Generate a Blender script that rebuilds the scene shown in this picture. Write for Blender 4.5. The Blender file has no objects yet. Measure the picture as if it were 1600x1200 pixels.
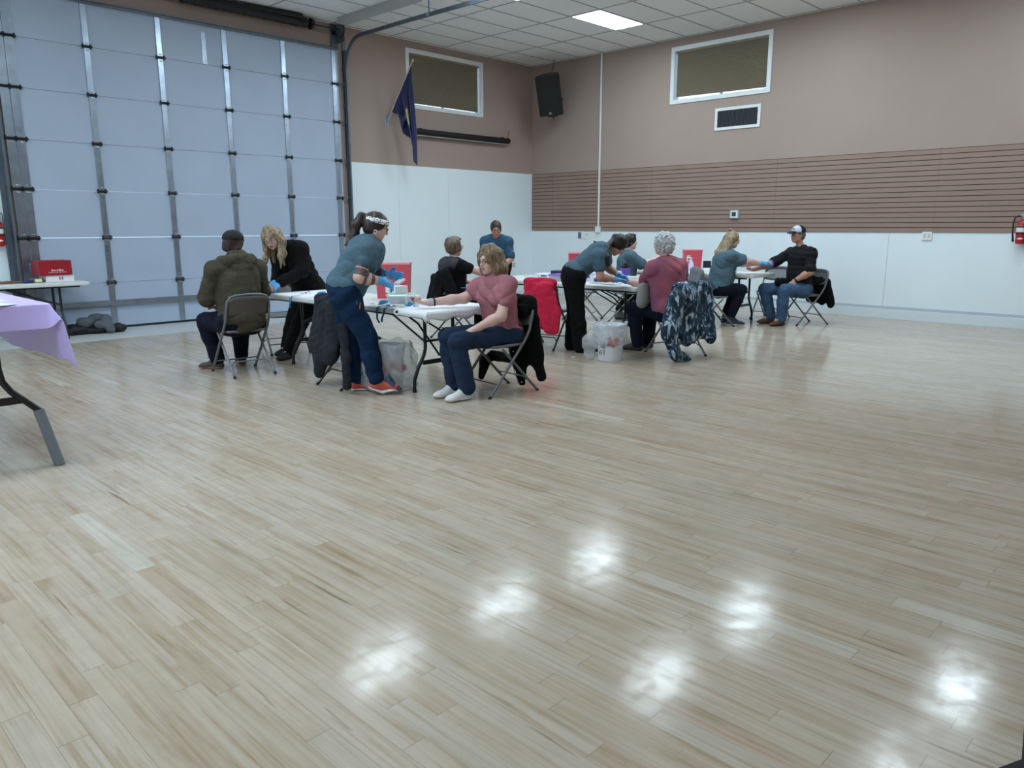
import bpy, bmesh, math, random
import numpy as np
from mathutils import Vector, Matrix
random.seed(7); rng = np.random.default_rng(7)
scene = bpy.context.scene
COL = scene.collection
PI = math.pi
# ------------------------------------------------------------------ camera
CAMP = np.array([-12.9018, -11.927, 1.4518])
F_PX, PITCH, ROLL, YAW = 1200.007, math.radians(11.626), math.radians(-0.08), math.radians(-45.772)
_fw = np.array([math.sin(-YAW)*math.cos(PITCH), math.cos(YAW)*math.cos(PITCH), -math.sin(PITCH)])
_rt = np.array([math.cos(YAW), -math.sin(-YAW), 0.0]); _up = np.cross(_rt, _fw)
C_R = _rt*math.cos(ROLL) + _up*math.sin(ROLL); C_U = -_rt*math.sin(ROLL) + _up*math.cos(ROLL); C_F = _fw
cam_d = bpy.data.cameras.new('camera'); cam = bpy.data.objects.new('camera', cam_d); COL.objects.link(cam)
cam.location = CAMP
cam.rotation_euler = Matrix((C_R, C_U, -C_F)).transposed().to_euler()
cam_d.sensor_width = 36; cam_d.lens = 36*F_PX/1600; cam_d.clip_start = .05; cam_d.clip_end = 200
scene.camera = cam
def at(px, py, x=None, y=None, z=None):
    """point of the room measured off the photograph on a known plane"""
    d = C_F + C_R*(px-800)/F_PX - C_U*(py-600)/F_PX
    ax, v = (0, x) if x is not None else ((1, y) if y is not None else (2, z))
    return CAMP + d*(v-CAMP[ax])/d[ax]
A = lambda *a: np.array(a, float)
def nrm(v): v = np.array(v, float); return v/max(1e-9, np.linalg.norm(v))
def lerp(a, b, t): return np.array(a)*(1-t)+np.array(b)*t
# ------------------------------------------------------------------ materials
def mat(name, col, rough=.6, metal=0., bump=None, var=None, alpha=1., trans=0., spec=.5, emis=None, vc=False, coat=0., sheen=0.):
    m = bpy.data.materials.new(name); m.use_nodes = True
    nt = m.node_tree; b = nt.nodes['Principled BSDF']
    b.inputs['Base Color'].default_value = (*col, 1); b.inputs['Roughness'].default_value = rough
    b.inputs['Metallic'].default_value = metal; b.inputs['Alpha'].default_value = alpha
    b.inputs['Transmission Weight'].default_value = trans; b.inputs['Specular IOR Level'].default_value = spec
    b.inputs['Coat Weight'].default_value = coat; b.inputs['Sheen Weight'].default_value = sheen
    tc = nt.nodes.new('ShaderNodeTexCoord')
    src = None
    if vc:
        a = nt.nodes.new('ShaderNodeVertexColor'); a.layer_name = 'Col'; src = a.outputs['Color']
    if var:   # (scale, amount)
        sc, am = var[:2]
        n = nt.nodes.new('ShaderNodeTexNoise'); n.inputs['Scale'].default_value = sc; n.inputs['Detail'].default_value = 4
        mp = nt.nodes.new('ShaderNodeMapping'); mp.inputs['Scale'].default_value = var[2] if len(var) > 2 else (1, 1, 1)
        nt.links.new(tc.outputs['Object'], mp.inputs['Vector']); nt.links.new(mp.outputs[0], n.inputs['Vector'])
        r = nt.nodes.new('ShaderNodeMapRange'); r.inputs['From Min'].default_value = .3; r.inputs['From Max'].default_value = .7
        r.inputs['To Min'].default_value = 1-am; r.inputs['To Max'].default_value = 1+am
        nt.links.new(n.outputs['Fac'], r.inputs['Value'])
        mx = nt.nodes.new('ShaderNodeMix'); mx.data_type = 'RGBA'; mx.blend_type = 'MULTIPLY'; mx.inputs['Factor'].default_value = 1
        if src is not None: nt.links.new(src, mx.inputs['A'])
        else: mx.inputs['A'].default_value = (*col, 1)
        nt.links.new(r.outputs[0], mx.inputs['B']); src = mx.outputs['Result']
    if src is not None: nt.links.new(src, b.inputs['Base Color'])
    if bump:  # (scale, strength, distance, stretch)
        n = nt.nodes.new('ShaderNodeTexNoise'); n.inputs['Scale'].default_value = bump[0]; n.inputs['Detail'].default_value = 5
        mp = nt.nodes.new('ShaderNodeMapping'); mp.inputs['Scale'].default_value = bump[3] if len(bump) > 3 else (1, 1, 1)
        nt.links.new(tc.outputs['Object'], mp.inputs['Vector']); nt.links.new(mp.outputs[0], n.inputs['Vector'])
        u = nt.nodes.new('ShaderNodeBump'); u.inputs['Strength'].default_value = bump[1]; u.inputs['Distance'].default_value = bump[2]
        nt.links.new(n.outputs['Fac'], u.inputs['Height']); nt.links.new(u.outputs[0], b.inputs['Normal'])
    if emis:
        b.inputs['Emission Color'].default_value = (*emis[0], 1); b.inputs['Emission Strength'].default_value = emis[1]
    return m
def S(r, g, b):   # sRGB 0-255 to linear
    return tuple(((c/255)/12.92 if c/255 <= .04045 else ((c/255+.055)/1.055)**2.4) for c in (r, g, b))
# ------------------------------------------------------------------ object helpers
def setp(o, label=None, cat=None, group=None, kind=None):
    if label: o['label'] = label
    if cat: o['category'] = cat
    if group: o['group'] = group
    if kind: o['kind'] = kind
    return o
def empty(name, loc=(0, 0, 0), rz=0., **k):
    o = bpy.data.objects.new(name, None); COL.objects.link(o); o.location = tuple(map(float, loc)); o.rotation_euler = (0, 0, rz)
    o.empty_display_size = .1
    return setp(o, **k)
def link(name, me, m=None, parent=None, loc=None, **k):
    o = bpy.data.objects.new(name, me); COL.objects.link(o)
    if m is not None:
        for mm in (m if isinstance(m, (list, tuple)) else [m]): me.materials.append(mm)
    if parent is not None: o.parent = parent; o.matrix_parent_inverse = wm(parent).inverted()
    if loc is not None: o.location = tuple(map(float, loc))
    return setp(o, **k)
def wm(o):
    m = Matrix.LocRotScale(o.location, o.rotation_euler, o.scale)
    return (wm(o.parent) @ o.matrix_parent_inverse @ m) if o.parent else m
class MB:
    """collects simple shapes into one mesh"""
    def __init__(s): s.v = []; s.f = []; s.mi = []
    def add(s, vs, fs, mi=0):
        n = len(s.v); s.v += [tuple(map(float, v)) for v in vs]; s.f += [tuple(i+n for i in f) for f in fs]; s.mi += [mi]*len(fs); return s
    def box(s, lo, hi, mi=0, bev=0.):
        lo = np.minimum(lo, hi+np.zeros(3)) if False else np.array(lo, float); hi = np.array(hi, float)
        a, b = np.minimum(lo, hi), np.maximum(lo, hi)
        if bev <= 0:
            v = [(x, y, z) for x in (a[0], b[0]) for y in (a[1], b[1]) for z in (a[2], b[2])]
            return s.add(v, [(0, 1, 3, 2), (4, 6, 7, 5), (0, 4, 5, 1), (2, 3, 7, 6), (0, 2, 6, 4), (1, 5, 7, 3)], mi)
        bm = bmesh.new(); bmesh.ops.create_cube(bm, size=1)
        for q in bm.verts: q.co = Vector(((a+b)/2 + np.array(q.co)*(b-a)))
        bmesh.ops.bevel(bm, geom=bm.edges[:], offset=min(bev, .45*min(b-a)), segments=3, profile=.5, affect='EDGES')
        s.bm(bm, mi); return s
    def obox(s, c, ax, half, mi=0, bev=0.):
        t = MB().box(-np.array(half), np.array(half), 0, bev); M = np.array([nrm(q) for q in ax])
        return s.add([np.array(c)+np.array(v)@M for v in t.v], t.f, mi)
    def bm(s, bm, mi=0):
        bm.verts.ensure_lookup_table(); bm.verts.index_update()
        s.add([v.co for v in bm.verts], [[v.index for v in f.verts] for f in bm.faces], mi); bm.free(); return s
    def tube(s, pts, r, n=10, mi=0, closed=False, flat=None, cap=True):
        pts = [np.array(p, float) for p in pts]; m = len(pts); rs = r if isinstance(r, (list, tuple, np.ndarray)) else [r]*m
        tan = []
        for i in range(m):
            a = pts[(i-1) % m] if (closed or i > 0) else pts[0]; b = pts[(i+1) % m] if (closed or i < m-1) else pts[-1]
            tan.append(nrm(b-a))
        ref = A(0, 0, 1) if abs(tan[0][2]) < .9 else A(1, 0, 0)
        u = nrm(np.cross(tan[0], ref)); vs = []
        for i in range(m):
            u = nrm(u-tan[i]*(u@tan[i])); w = np.cross(tan[i], u)
            for k in range(n):
                a = 2*PI*k/n; vs.append(pts[i]+rs[i]*(math.cos(a)*u+math.sin(a)*w*(flat or 1)))
        fs = []
        for i in range(m if closed else m-1):
            for k in range(n):
                a, b = i*n+k, i*n+(k+1) % n; c, d = ((i+1) % m)*n+(k+1) % n, ((i+1) % m)*n+k
                fs.append((a, b, c, d))
        if not closed and cap: fs += [tuple(range(n))[::-1], tuple(range((m-1)*n, m*n))]
        return s.add(vs, fs, mi)
    def lathe(s, prof, c=(0, 0, 0), n=24, mi=0, ax=(0, 0, 1), sx=1., sy=1.):
        ax = nrm(ax); u = nrm(np.cross(ax, A(0, 1, 0) if abs(ax[1]) < .9 else A(1, 0, 0))); w = np.cross(ax, u); c = np.array(c, float)
        vs = []
        for r, h in prof:
            for k in range(n):
                a = 2*PI*k/n; vs.append(c+ax*h+r*(math.cos(a)*u*sx+math.sin(a)*w*sy))
        fs = [(i*n+k, i*n+(k+1) % n, (i+1)*n+(k+1) % n, (i+1)*n+k) for i in range(len(prof)-1) for k in range(n)]
        fs += [tuple(range(n))[::-1], tuple(range((len(prof)-1)*n, len(prof)*n))]
        return s.add(vs, fs, mi)
    def grid(s, P, mi=0, two=False):
        P = np.array(P); a, b = P.shape[:2]
        return s.add(P.reshape(-1, 3), [(i*b+j, i*b+j+1, (i+1)*b+j+1, (i+1)*b+j) for i in range(a-1) for j in range(b-1)], mi)
    def build(s, name, m, parent=None, smooth=False, solid=0., off=None, sub=0, **k):
        me = bpy.data.meshes.new(name)
        V = s.v
        if off is not None: V = [tuple(np.array(v)-np.array(off)) for v in V]
        me.from_pydata(V, [], s.f); 
        o = link(name, me, m, parent, loc=off if off is not None else None, **k)
        for p, i in zip(me.polygons, s.mi): p.material_index = i
        bm = bmesh.new(); bm.from_mesh(me); bmesh.ops.recalc_face_normals(bm, faces=bm.faces[:]); bm.to_mesh(me); bm.free()
        if smooth:
            for p in me.polygons: p.use_smooth = True
            if smooth != 2:
                try:
                    me.set_sharp_from_angle(angle=math.radians(40))
                except Exception: pass
        if solid:
            q = o.modifiers.new('s', 'SOLIDIFY'); q.thickness = solid; q.offset = 0
        if sub:
            q = o.modifiers.new('u', 'SUBSURF'); q.levels = sub; q.render_levels = sub
        me.update(); return o
def copy_tree(o, parent=None):
    c = o.copy(); COL.objects.link(c)
    if parent is not None: c.parent = parent
    for ch in list(o.children): copy_tree(ch, c)
    return c
def text_mesh(txt, size, c, right, up, m, name, parent, ext=.0008, align='CENTER'):
    cu = bpy.data.curves.new(name, 'FONT'); cu.body = txt; cu.size = size; cu.extrude = ext; cu.align_x = align; cu.align_y = 'CENTER'
    t = bpy.data.objects.new('tmp', cu); COL.objects.link(t)
    dg = bpy.context.evaluated_depsgraph_get(); me = bpy.data.meshes.new_from_object(t.evaluated_get(dg))
    bpy.data.objects.remove(t)
    r, u = nrm(right), nrm(up); n = np.cross(r, u); M = Matrix((r, u, n)).transposed().to_4x4(); M.translation = Vector(c)
    me.transform(M); me.materials.clear()
    return link(name, me, m, parent)
# ------------------------------------------------------------------ implicit surfaces (one continuous skin per figure part)
def cone(a, b, ra, rb, k=.02, n=None, s=1., op='u'): return dict(t='c', a=np.array(a, float), b=np.array(b, float), ra=ra, rb=rb, k=k, n=None if n is None else nrm(n), s=s, op=op)
def ell(c, r, ax=None, k=.02, op='u'): return dict(t='e', c=np.array(c, float), r=np.array(r, float), M=np.eye(3) if ax is None else np.array([nrm(q) for q in ax]), k=k, op=op)
def rbx(c, h, ax=None, rd=.01, k=.01, op='u'): return dict(t='b', c=np.array(c, float), h=np.array(h, float), M=np.eye(3) if ax is None else np.array([nrm(q) for q in ax]), rd=rd, k=k, op=op)
def half(p, n, k=.006): return dict(t='h', p=np.array(p, float), n=nrm(n), k=k, op='i')      # keeps the side n points away from
def _bb(p):
    m = p['k']+.02
    if p['t'] == 'c':
        r = max(p['ra'], p['rb'])*max(1., 1.)+m; return np.minimum(p['a'], p['b'])-r, np.maximum(p['a'], p['b'])+r
    if p['t'] == 'e': r = max(p['r'])+m; return p['c']-r, p['c']+r
    if p['t'] == 'b': r = np.linalg.norm(p['h'])+m+p['rd']; return p['c']-r, p['c']+r
    return None
def _dist(p, X, Y, Z):
    if p['t'] == 'c':
        a, b = p['a'], p['b']; ab = b-a; L = ab@ab+1e-12
        x, y, z = X-a[0], Y-a[1], Z-a[2]
        t = np.clip((x*ab[0]+y*ab[1]+z*ab[2])/L, 0, 1)
        x = x-t*ab[0]; y = y-t*ab[1]; z = z-t*ab[2]
        if p['n'] is not None:
            n = p['n']; q = (x*n[0]+y*n[1]+z*n[2])*(p['s']-1); x = x+q*n[0]; y = y+q*n[1]; z = z+q*n[2]
        return np.sqrt(x*x+y*y+z*z)-(p['ra']+(p['rb']-p['ra'])*t)
    if p['t'] == 'h': return (X-p['p'][0])*p['n'][0]+(Y-p['p'][1])*p['n'][1]+(Z-p['p'][2])*p['n'][2]
    c, M = p['c'], p['M']; x, y, z = X-c[0], Y-c[1], Z-c[2]
    u = x*M[0, 0]+y*M[0, 1]+z*M[0, 2]; v = x*M[1, 0]+y*M[1, 1]+z*M[1, 2]; w = x*M[2, 0]+y*M[2, 1]+z*M[2, 2]
    if p['t'] == 'e':
        r = p['r']; k0 = np.sqrt((u/r[0])**2+(v/r[1])**2+(w/r[2])**2); k1 = np.sqrt((u/r[0]**2)**2+(v/r[1]**2)**2+(w/r[2]**2)**2)+1e-9
        return k0*(k0-1)/k1
    h = p['h']-p['rd']; u = np.abs(u)-h[0]; v = np.abs(v)-h[1]; w = np.abs(w)-h[2]
    return np.sqrt(np.maximum(u, 0)**2+np.maximum(v, 0)**2+np.maximum(w, 0)**2)+np.minimum(np.maximum(u, np.maximum(v, w)), 0)-p['rd']
def sdf_mesh(prims, vox, disp=None):
    lo = np.full(3, 1e9); hi = -lo
    for p in prims:
        if p['op'] == 'u':
            a, b = _bb(p); lo = np.minimum(lo, a); hi = np.maximum(hi, b)
    lo = lo-2*vox; n = np.ceil((hi-lo)/vox).astype(int)+3
    gx, gy, gz = [(lo[i]+vox*np.arange(n[i])).astype(np.float32) for i in range(3)]
    D = np.full(n, .3, np.float32)
    for p in prims:
        if p['t'] == 'h': s = (slice(0, n[0]), slice(0, n[1]), slice(0, n[2]))
        else:
            a, b = _bb(p); i0 = np.clip(((a-lo)/vox).astype(int), 0, n-1); i1 = np.clip(((b-lo)/vox).astype(int)+2, 1, n)
            if (i1 <= i0).any(): continue
            s = tuple(slice(i0[i], i1[i]) for i in range(3))
        X, Y, Z = gx[s[0]][:, None, None], gy[s[1]][None, :, None], gz[s[2]][None, None, :]
        d = _dist(p, X, Y, Z); f = D[s]; k = p['k']
        if p['op'] == 'u': h = np.maximum(k-np.abs(f-d), 0); D[s] = np.minimum(f, d)-h*h/(4*k)
        elif p['op'] == 's': d = -d; h = np.maximum(k-np.abs(f-d), 0); D[s] = np.maximum(f, d)+h*h/(4*k)
        else: h = np.maximum(k-np.abs(f-d), 0); D[s] = np.maximum(f, d)+h*h/(4*k)
    if disp is not None:
        m = np.abs(D) < .05; I = np.nonzero(m); D[m] += disp(gx[I[0]], gy[I[1]], gz[I[2]]).astype(np.float32)
    neg = D < 0
    cnt = np.zeros(n-1, np.int8)
    for i in (0, 1):
        for j in (0, 1):
            for k in (0, 1): cnt += neg[i:n[0]-1+i, j:n[1]-1+j, k:n[2]-1+k]
    act = (cnt > 0) & (cnt < 8); I = np.array(np.nonzero(act)); N = I.shape[1]
    idx = np.full(n-1, -1, np.int32); idx[act] = np.arange(N)
    acc = np.zeros((N, 3)); w = np.zeros(N)
    C = [(i, j, k) for i in (0, 1) for j in (0, 1) for k in (0, 1)]
    vals = {c: D[I[0]+c[0], I[1]+c[1], I[2]+c[2]] for c in C}
    for c in C:
        for ax in range(3):
            if c[ax]: continue
            e = list(c); e[ax] = 1; e = tuple(e); a, b = vals[c], vals[e]; m = (a < 0) != (b < 0)
            t = np.where(m, a/(a-b+1e-12), 0); q = np.zeros((N, 3)); q += np.array(c); q[:, ax] += t
            acc[m] += q[m]; w += m
    V = lo+(I.T+acc/w[:, None])*vox
    F = []
    for ax in range(3):
        o = [(1, 2), (2, 0), (0, 1)][ax]
        sl0 = [slice(1, n[i]-1) for i in range(3)]; sl1 = list(sl0); sl0[ax] = slice(0, n[ax]-1); sl1[ax] = slice(1, n[ax])
        a, b = neg[tuple(sl0)], neg[tuple(sl1)]; J = np.array(np.nonzero(a != b)).T
        off = np.ones(3, int); off[ax] = 0; J = J+off; flip = a[a != b]
        def g(d1, d2):
            K = J.copy(); K[:, o[0]] -= d1; K[:, o[1]] -= d2; return idx[K[:, 0], K[:, 1], K[:, 2]]
        Q = np.stack([g(1, 1), g(0, 1), g(0, 0), g(1, 0)], 1); Q[~flip] = Q[~flip][:, ::-1]; F.append(Q)
    F = np.concatenate(F); F = F[(F >= 0).all(1)]
    return V, F
def sdf_obj(name, prims, vox, m, parent=None, disp=None, colf=None, base=None, relax=1, **k):
    V, F = sdf_mesh(prims, vox, disp)
    if relax:
        E = np.concatenate([F[:, [0, 1]], F[:, [1, 2]], F[:, [2, 3]], F[:, [3, 0]]])
        for _ in range(relax):
            s = np.zeros_like(V); c = np.zeros(len(V))
            for j in range(3): s[:, j] = np.bincount(E[:, 0], V[E[:, 1], j], len(V))
            c = np.bincount(E[:, 0], minlength=len(V)); V = V*.55+.45*s/np.maximum(c, 1)[:, None]
    me = bpy.data.meshes.new(name); me.vertices.add(len(V)); 
    W = V-(np.array(base) if base is not None else 0)
    me.vertices.foreach_set('co', W.astype(np.float32).ravel())
    me.loops.add(F.size); me.loops.foreach_set('vertex_index', F.astype(np.int32).ravel())
    me.polygons.add(len(F)); me.polygons.foreach_set('loop_start', np.arange(0, F.size, 4, dtype=np.int32))
    me.polygons.foreach_set('loop_total', np.full(len(F), 4, np.int32)); me.polygons.foreach_set('use_smooth', np.ones(len(F), bool))
    me.update(); me.validate()
    if colf is not None:
        ca = me.color_attributes.new('Col', 'FLOAT_COLOR', 'POINT'); c = np.ones((len(V), 4), np.float32); c[:, :3] = colf(V); ca.data.foreach_set('color', c.ravel())
    return link(name, me, m, parent, loc=None, **k)
def folds(amp, fr, ax=(0, 0, 1), seed=0):
    """soft irregular cloth wrinkles"""
    r = np.random.default_rng(seed); W = []
    for i in range(4):
        d = nrm(nrm(ax)*(.9 if i < 2 else .35)+r.normal(0, .45, 3)); W.append((d*fr*(.55+.28*i), r.uniform(0, 6, 6), nrm(r.normal(0, 1, 3))*7, nrm(r.normal(0, 1, 3))*11))
    def f(x, y, z):
        o = 0
        for d, ph, g1, g2 in W:
            q = x*g1[0]+y*g1[1]+z*g1[2]; p = x*g2[0]+y*g2[1]+z*g2[2]
            w = 1-2*np.abs(np.sin(.5*(x*d[0]+y*d[1]+z*d[2])+1.9*np.sin(q+ph[0])+1.1*np.sin(p+ph[1])+ph[2]))**.8
            o = o+w*np.clip(.45+.75*np.sin(1.3*q+ph[3])*np.sin(p+ph[4])+.2*np.sin(2.2*p+ph[5]), 0, 1)
        return amp*.62*o
    return f
# ================================================================== MATERIALS
H = 4.804
M_tan = mat('tan_wall', S(170, 151, 141), .85, bump=(160, .25, .002), var=(1.2, .02))
M_white = mat('white_panel', S(234, 246, 252), .5, bump=(60, .05, .001), var=(.8, .015))
M_slat = mat('slatwall_brown', S(152, 127, 115), .6, var=(2, .03))
M_dark = mat('dark_gap', S(70, 52, 46), .8)
M_trim = mat('white_paint', S(232, 236, 238), .45)
M_conc = mat('sealed_concrete', S(196, 200, 198), .35, var=(3, .05), bump=(40, .1, .001))
M_doorp = mat('door_steel', S(176, 190, 211), .5, bump=(140, .35, .0015), var=(1.5, .03))
M_galv = mat('galvanised', S(176, 190, 206), .3, metal=1., var=(9, .12), bump=(30, .08, .001))
M_galvd = mat('dull_steel', S(112, 122, 132), .5, metal=.8, var=(9, .1))
M_black = mat('black_plastic', S(22, 22, 25), .5)
M_blackm = mat('black_steel', S(24, 25, 28), .35)
M_rubber = mat('rubber', S(30, 30, 32), .8)
M_blind = mat('pleated_blind', S(140, 130, 110), .9, bump=(60, .1, .001))
M_glass = mat('glass', (.9, .95, .95), .02, trans=1.)
M_red = mat('red_paint', S(176, 24, 32), .35)
M_wht = mat('white_plastic', S(236, 238, 240), .4)
# ceiling tile
M_tile = mat('ceiling_tile', S(238, 240, 240), .95, bump=(220, .5, .003), var=(.7, .03))
M_tbar = mat('ceiling_bar', S(176, 178, 180), .6)
# floor: narrow planks along Y
def floor_mat():
    m = bpy.data.materials.new('washed_plank_floor'); m.use_nodes = True; nt = m.node_tree; b = nt.nodes['Principled BSDF']; L = nt.links.new
    N = nt.nodes.new
    tc = N('ShaderNodeTexCoord'); sx = N('ShaderNodeSeparateXYZ'); L(tc.outputs['Object'], sx.inputs[0])
    def mth(op, a, b_=None, c=None):
        n = N('ShaderNodeMath'); n.operation = op
        for i, v in enumerate((a, b_, c)):
            if v is None: continue
            if isinstance(v, (int, float)): n.inputs[i].default_value = v
            else: L(v, n.inputs[i])
        return n.outputs[0]
    W, LEN = .0845, .92
    xr = mth('DIVIDE', sx.outputs[0], W); row = mth('FLOOR', xr)
    w1 = N('ShaderNodeTexWhiteNoise'); w1.noise_dimensions = '1D'; L(row, w1.inputs['W'])
    yy = mth('ADD', mth('DIVIDE', sx.outputs[1], LEN), mth('MULTIPLY', w1.outputs['Value'], 7.3)); cell = mth('FLOOR', yy)
    cv = N('ShaderNodeCombineXYZ'); L(row, cv.inputs[0]); L(cell, cv.inputs[1])
    w2 = N('ShaderNodeTexWhiteNoise'); w2.noise_dimensions = '3D'; L(cv.outputs[0], w2.inputs['Vector'])
    # wider boards: groups of three strips
    row3 = mth('FLOOR', mth('DIVIDE', sx.outputs[0], W*3)); cv3 = N('ShaderNodeCombineXYZ'); L(row3, cv3.inputs[0]); L(mth('FLOOR', mth('ADD', mth('DIVIDE', sx.outputs[1], 1.3), mth('MULTIPLY', row3, .37))), cv3.inputs[1])
    w3 = N('ShaderNodeTexWhiteNoise'); w3.noise_dimensions = '3D'; L(cv3.outputs[0], w3.inputs['Vector'])
    # grain: stretched noise, offset per plank
    def noise(sc, vec, det=5, rough=.6):
        n = N('ShaderNodeTexNoise'); n.inputs['Scale'].default_value = sc; n.inputs['Detail'].default_value = det; n.inputs['Roughness'].default_value = rough; L(vec, n.inputs['Vector']); return n.outputs['Fac']
    off = N('ShaderNodeVectorMath'); off.operation = 'MULTIPLY_ADD'; L(w2.outputs['Color'], off.inputs[0]); off.inputs[1].default_value = (0, 9, 3); 
    mp = N('ShaderNodeMapping'); mp.inputs['Scale'].default_value = (48, 1.3, 1); L(tc.outputs['Object'], mp.inputs[0]); L(mp.outputs[0], off.inputs[2])
    g1 = noise(1.0, off.outputs[0], 6, .62)
    mp2 = N('ShaderNodeMapping'); mp2.inputs['Scale'].default_value = (9, 1.3, 1); L(tc.outputs['Object'], mp2.inputs[0])
    off2 = N('ShaderNodeVectorMath'); off2.operation = 'MULTIPLY_ADD'; L(w2.outputs['Color'], off2.inputs[0]); off2.inputs[1].default_value = (4, 5, 3); L(mp2.outputs[0], off2.inputs[2])
    g2 = noise(1.3, off2.outputs[0], 4, .5)
    def ramp(src, pts):
        r = N('ShaderNodeValToRGB'); el = r.color_ramp.elements
        while len(el) < len(pts): el.new(.5)
        for e, (p, c) in zip(el, pts): e.position = p; e.color = (*c, 1)
        L(src, r.inputs[0]); return r.outputs[0]
    base = ramp(w2.outputs['Value'], [(0, S(182, 166, 149)), (.35, S(187, 173, 158)), (.7, S(190, 177, 163)), (.975, S(186, 175, 162)), (1, S(198, 192, 182))])
    def mix(fac, a, b_, mode='MIX'):
        n = N('ShaderNodeMix'); n.data_type = 'RGBA'; n.blend_type = mode
        if isinstance(fac, float): n.inputs['Factor'].default_value = fac
        else: L(fac, n.inputs['Factor'])
        for k, v in (('A', a), ('B', b_)):
            if isinstance(v, tuple): n.inputs[k].default_value = (*v, 1)
            else: L(v, n.inputs[k])
        return n.outputs['Result']
    c = mix(1., base, ramp(g1, [(.28, (.66, .58, .47)), (.43, (.92, .89, .84)), (.55, (1, 1, 1)), (.75, (1.04, 1.035, 1.03))]), 'MULTIPLY')
    c = mix(1., c, ramp(g2, [(.25, (.72, .66, .55)), (.38, (.95, .93, .9)), (.6, (1.02, 1.02, 1.02))]), 'MULTIPLY')
    # rare dark streaks
    mp3 = N('ShaderNodeMapping'); mp3.inputs['Scale'].default_value = (40, 2.2, 1); L(tc.outputs['Object'], mp3.inputs[0])
    g3 = noise(.8, mp3.outputs[0], 3, .5)
    c = mix(1., c, ramp(g3, [(.25, (.5, .42, .33)), (.33, (1, 1, 1))]), 'MULTIPLY')
    c = mix(1., c, ramp(w3.outputs['Value'], [(0, (.95, .945, .93)), (1, (1.04, 1.04, 1.05))]), 'MULTIPLY')
    big = noise(.35, tc.outputs['Object'], 2); c = mix(1., c, ramp(big, [(.3, (.95, .94, .92)), (.7, (1.04, 1.04, 1.04))]), 'MULTIPLY')
    # seams
    fx = mth('FRACT', xr); sxm = mth('LESS_THAN', mth('MINIMUM', fx, mth('SUBTRACT', 1., fx)), .014)
    fy = mth('FRACT', yy); sym = mth('LESS_THAN', mth('MINIMUM', fy, mth('SUBTRACT', 1., fy)), .0016)
    vis = mth('GREATER_THAN', w3.outputs['Value'], .45)
    seam = mth('MAXIMUM', mth('MULTIPLY', sxm, mth('MULTIPLY', vis, .5)), mth('MULTIPLY', sym, .55))
    c = mix(seam, c, S(120, 106, 88)); L(c, b.inputs['Base Color'])
    rn = noise(7, tc.outputs['Object'], 3); rr = N('ShaderNodeMapRange'); rr.inputs['To Min'].default_value = .09; rr.inputs['To Max'].default_value = .19; L(rn, rr.inputs['Value']); L(rr.outputs[0], b.inputs['Roughness'])
    sn = noise(11, tc.outputs['Object'], 5, .65); sr = N('ShaderNodeMapRange'); sr.inputs['From Min'].default_value = .4; sr.inputs['From Max'].default_value = .62; sr.inputs['To Min'].default_value = .08; sr.inputs['To Max'].default_value = .30; L(sn, sr.inputs['Value']); L(sr.outputs[0], b.inputs['Specular IOR Level'])
    hb = N('ShaderNodeTexNoise'); hb.inputs['Scale'].default_value = 5; hb.inputs['Detail'].default_value = 3; L(tc.outputs['Object'], hb.inputs['Vector'])
    hs = mth('MULTIPLY', hb.outputs['Fac'], .35)
    u = N('ShaderNodeBump'); u.inputs['Strength'].default_value = .2; u.inputs['Distance'].default_value = .008; L(hs, u.inputs['Height']); L(u.outputs[0], b.inputs['Normal'])
    return m
M_floor = floor_mat()
def st(name, mb, m, parent=None, **k):
    o = mb.build(name, m, parent, **k)
    if parent is None: o['kind'] = 'structure'
    return o
# ================================================================== ROOM SHELL
XL, YF, YE = -16.0, -16.0, -16.0      # left wall, front wall (with the opening), far end behind the camera
st('floor', MB().box((XL-.2, YE-.2, -.1), (.2, .2, 0)), M_floor)
cs = MB().box((XL, -1.17, 0), (-4.95, 0, .004)); st('trim_1', cs, M_conc)
ceil_ = st('ceiling', MB().box((XL-.2, YE-.2, H), (.2, .2, H+.1)), M_tile)
gb = MB()
for i in range(30):
    y = -.1-.62*i
    if y > YE: gb.box((XL, y-.011, H-.007), (0, y+.011, H+.001))
for i in range(14):
    x = -.08-1.245*i
    if x > XL: gb.box((x-.011, YE, H-.0075), (x+.011, 0, H+.001))
gb.build('ceiling_grid', M_tbar, ceil_)
# window openings
WL = (-3.43, -1.53, 3.655, 4.63)     # x0,x1,z0,z1 in the back wall (outer edge of the casing inset)
WR = (-5.45, -3.54, 3.70, 4.62)
def wall_with_hole(axis, a0, a1, z0, z1, hole, t0, t1):
    b = MB()
    def q(u0, u1, w0, w1):
        if u1-u0 < 1e-4 or w1-w0 < 1e-4: return
        if axis == 'x': b.box((u0, t0, w0), (u1, t1, w1))
        else: b.box((t0, u0, w0), (t1, u1, w1))
    if hole is None: q(a0, a1, z0, z1); return b
    h0, h1, g0, g1 = hole
    q(a0, h0, z0, z1); q(h1, a1, z0, z1); q(h0, h1, z0, g0); q(h0, h1, g1, z1); return b
DX0, DX1, DZ = -10.03, -4.93, 4.44
wb = wall_with_hole('x', DX1, 0.2, 0, H, WL, 0, .2); t = MB(); t.box((DX0, 0, DZ), (DX1, .2, H)); t.box((XL-.2, 0, 0), (DX0, .2, H)); wb.add(t.v, t.f)
wback = st('wall_back', wb, M_tan)
lp = MB()
for a, b in ((-4.84, -3.714), (-3.71, -2.474), (-2.47, -1.254), (-1.25, -.002)): lp.box((a, -.008, 0), (b, 0, 2.571), bev=.001)
lp.build('white_panel', M_white, wback)
lp = MB().box((XL, -.012, 0), (DX0-.12, 0, H-.6)); lp.build('white_panel', M_white, wback)
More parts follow.
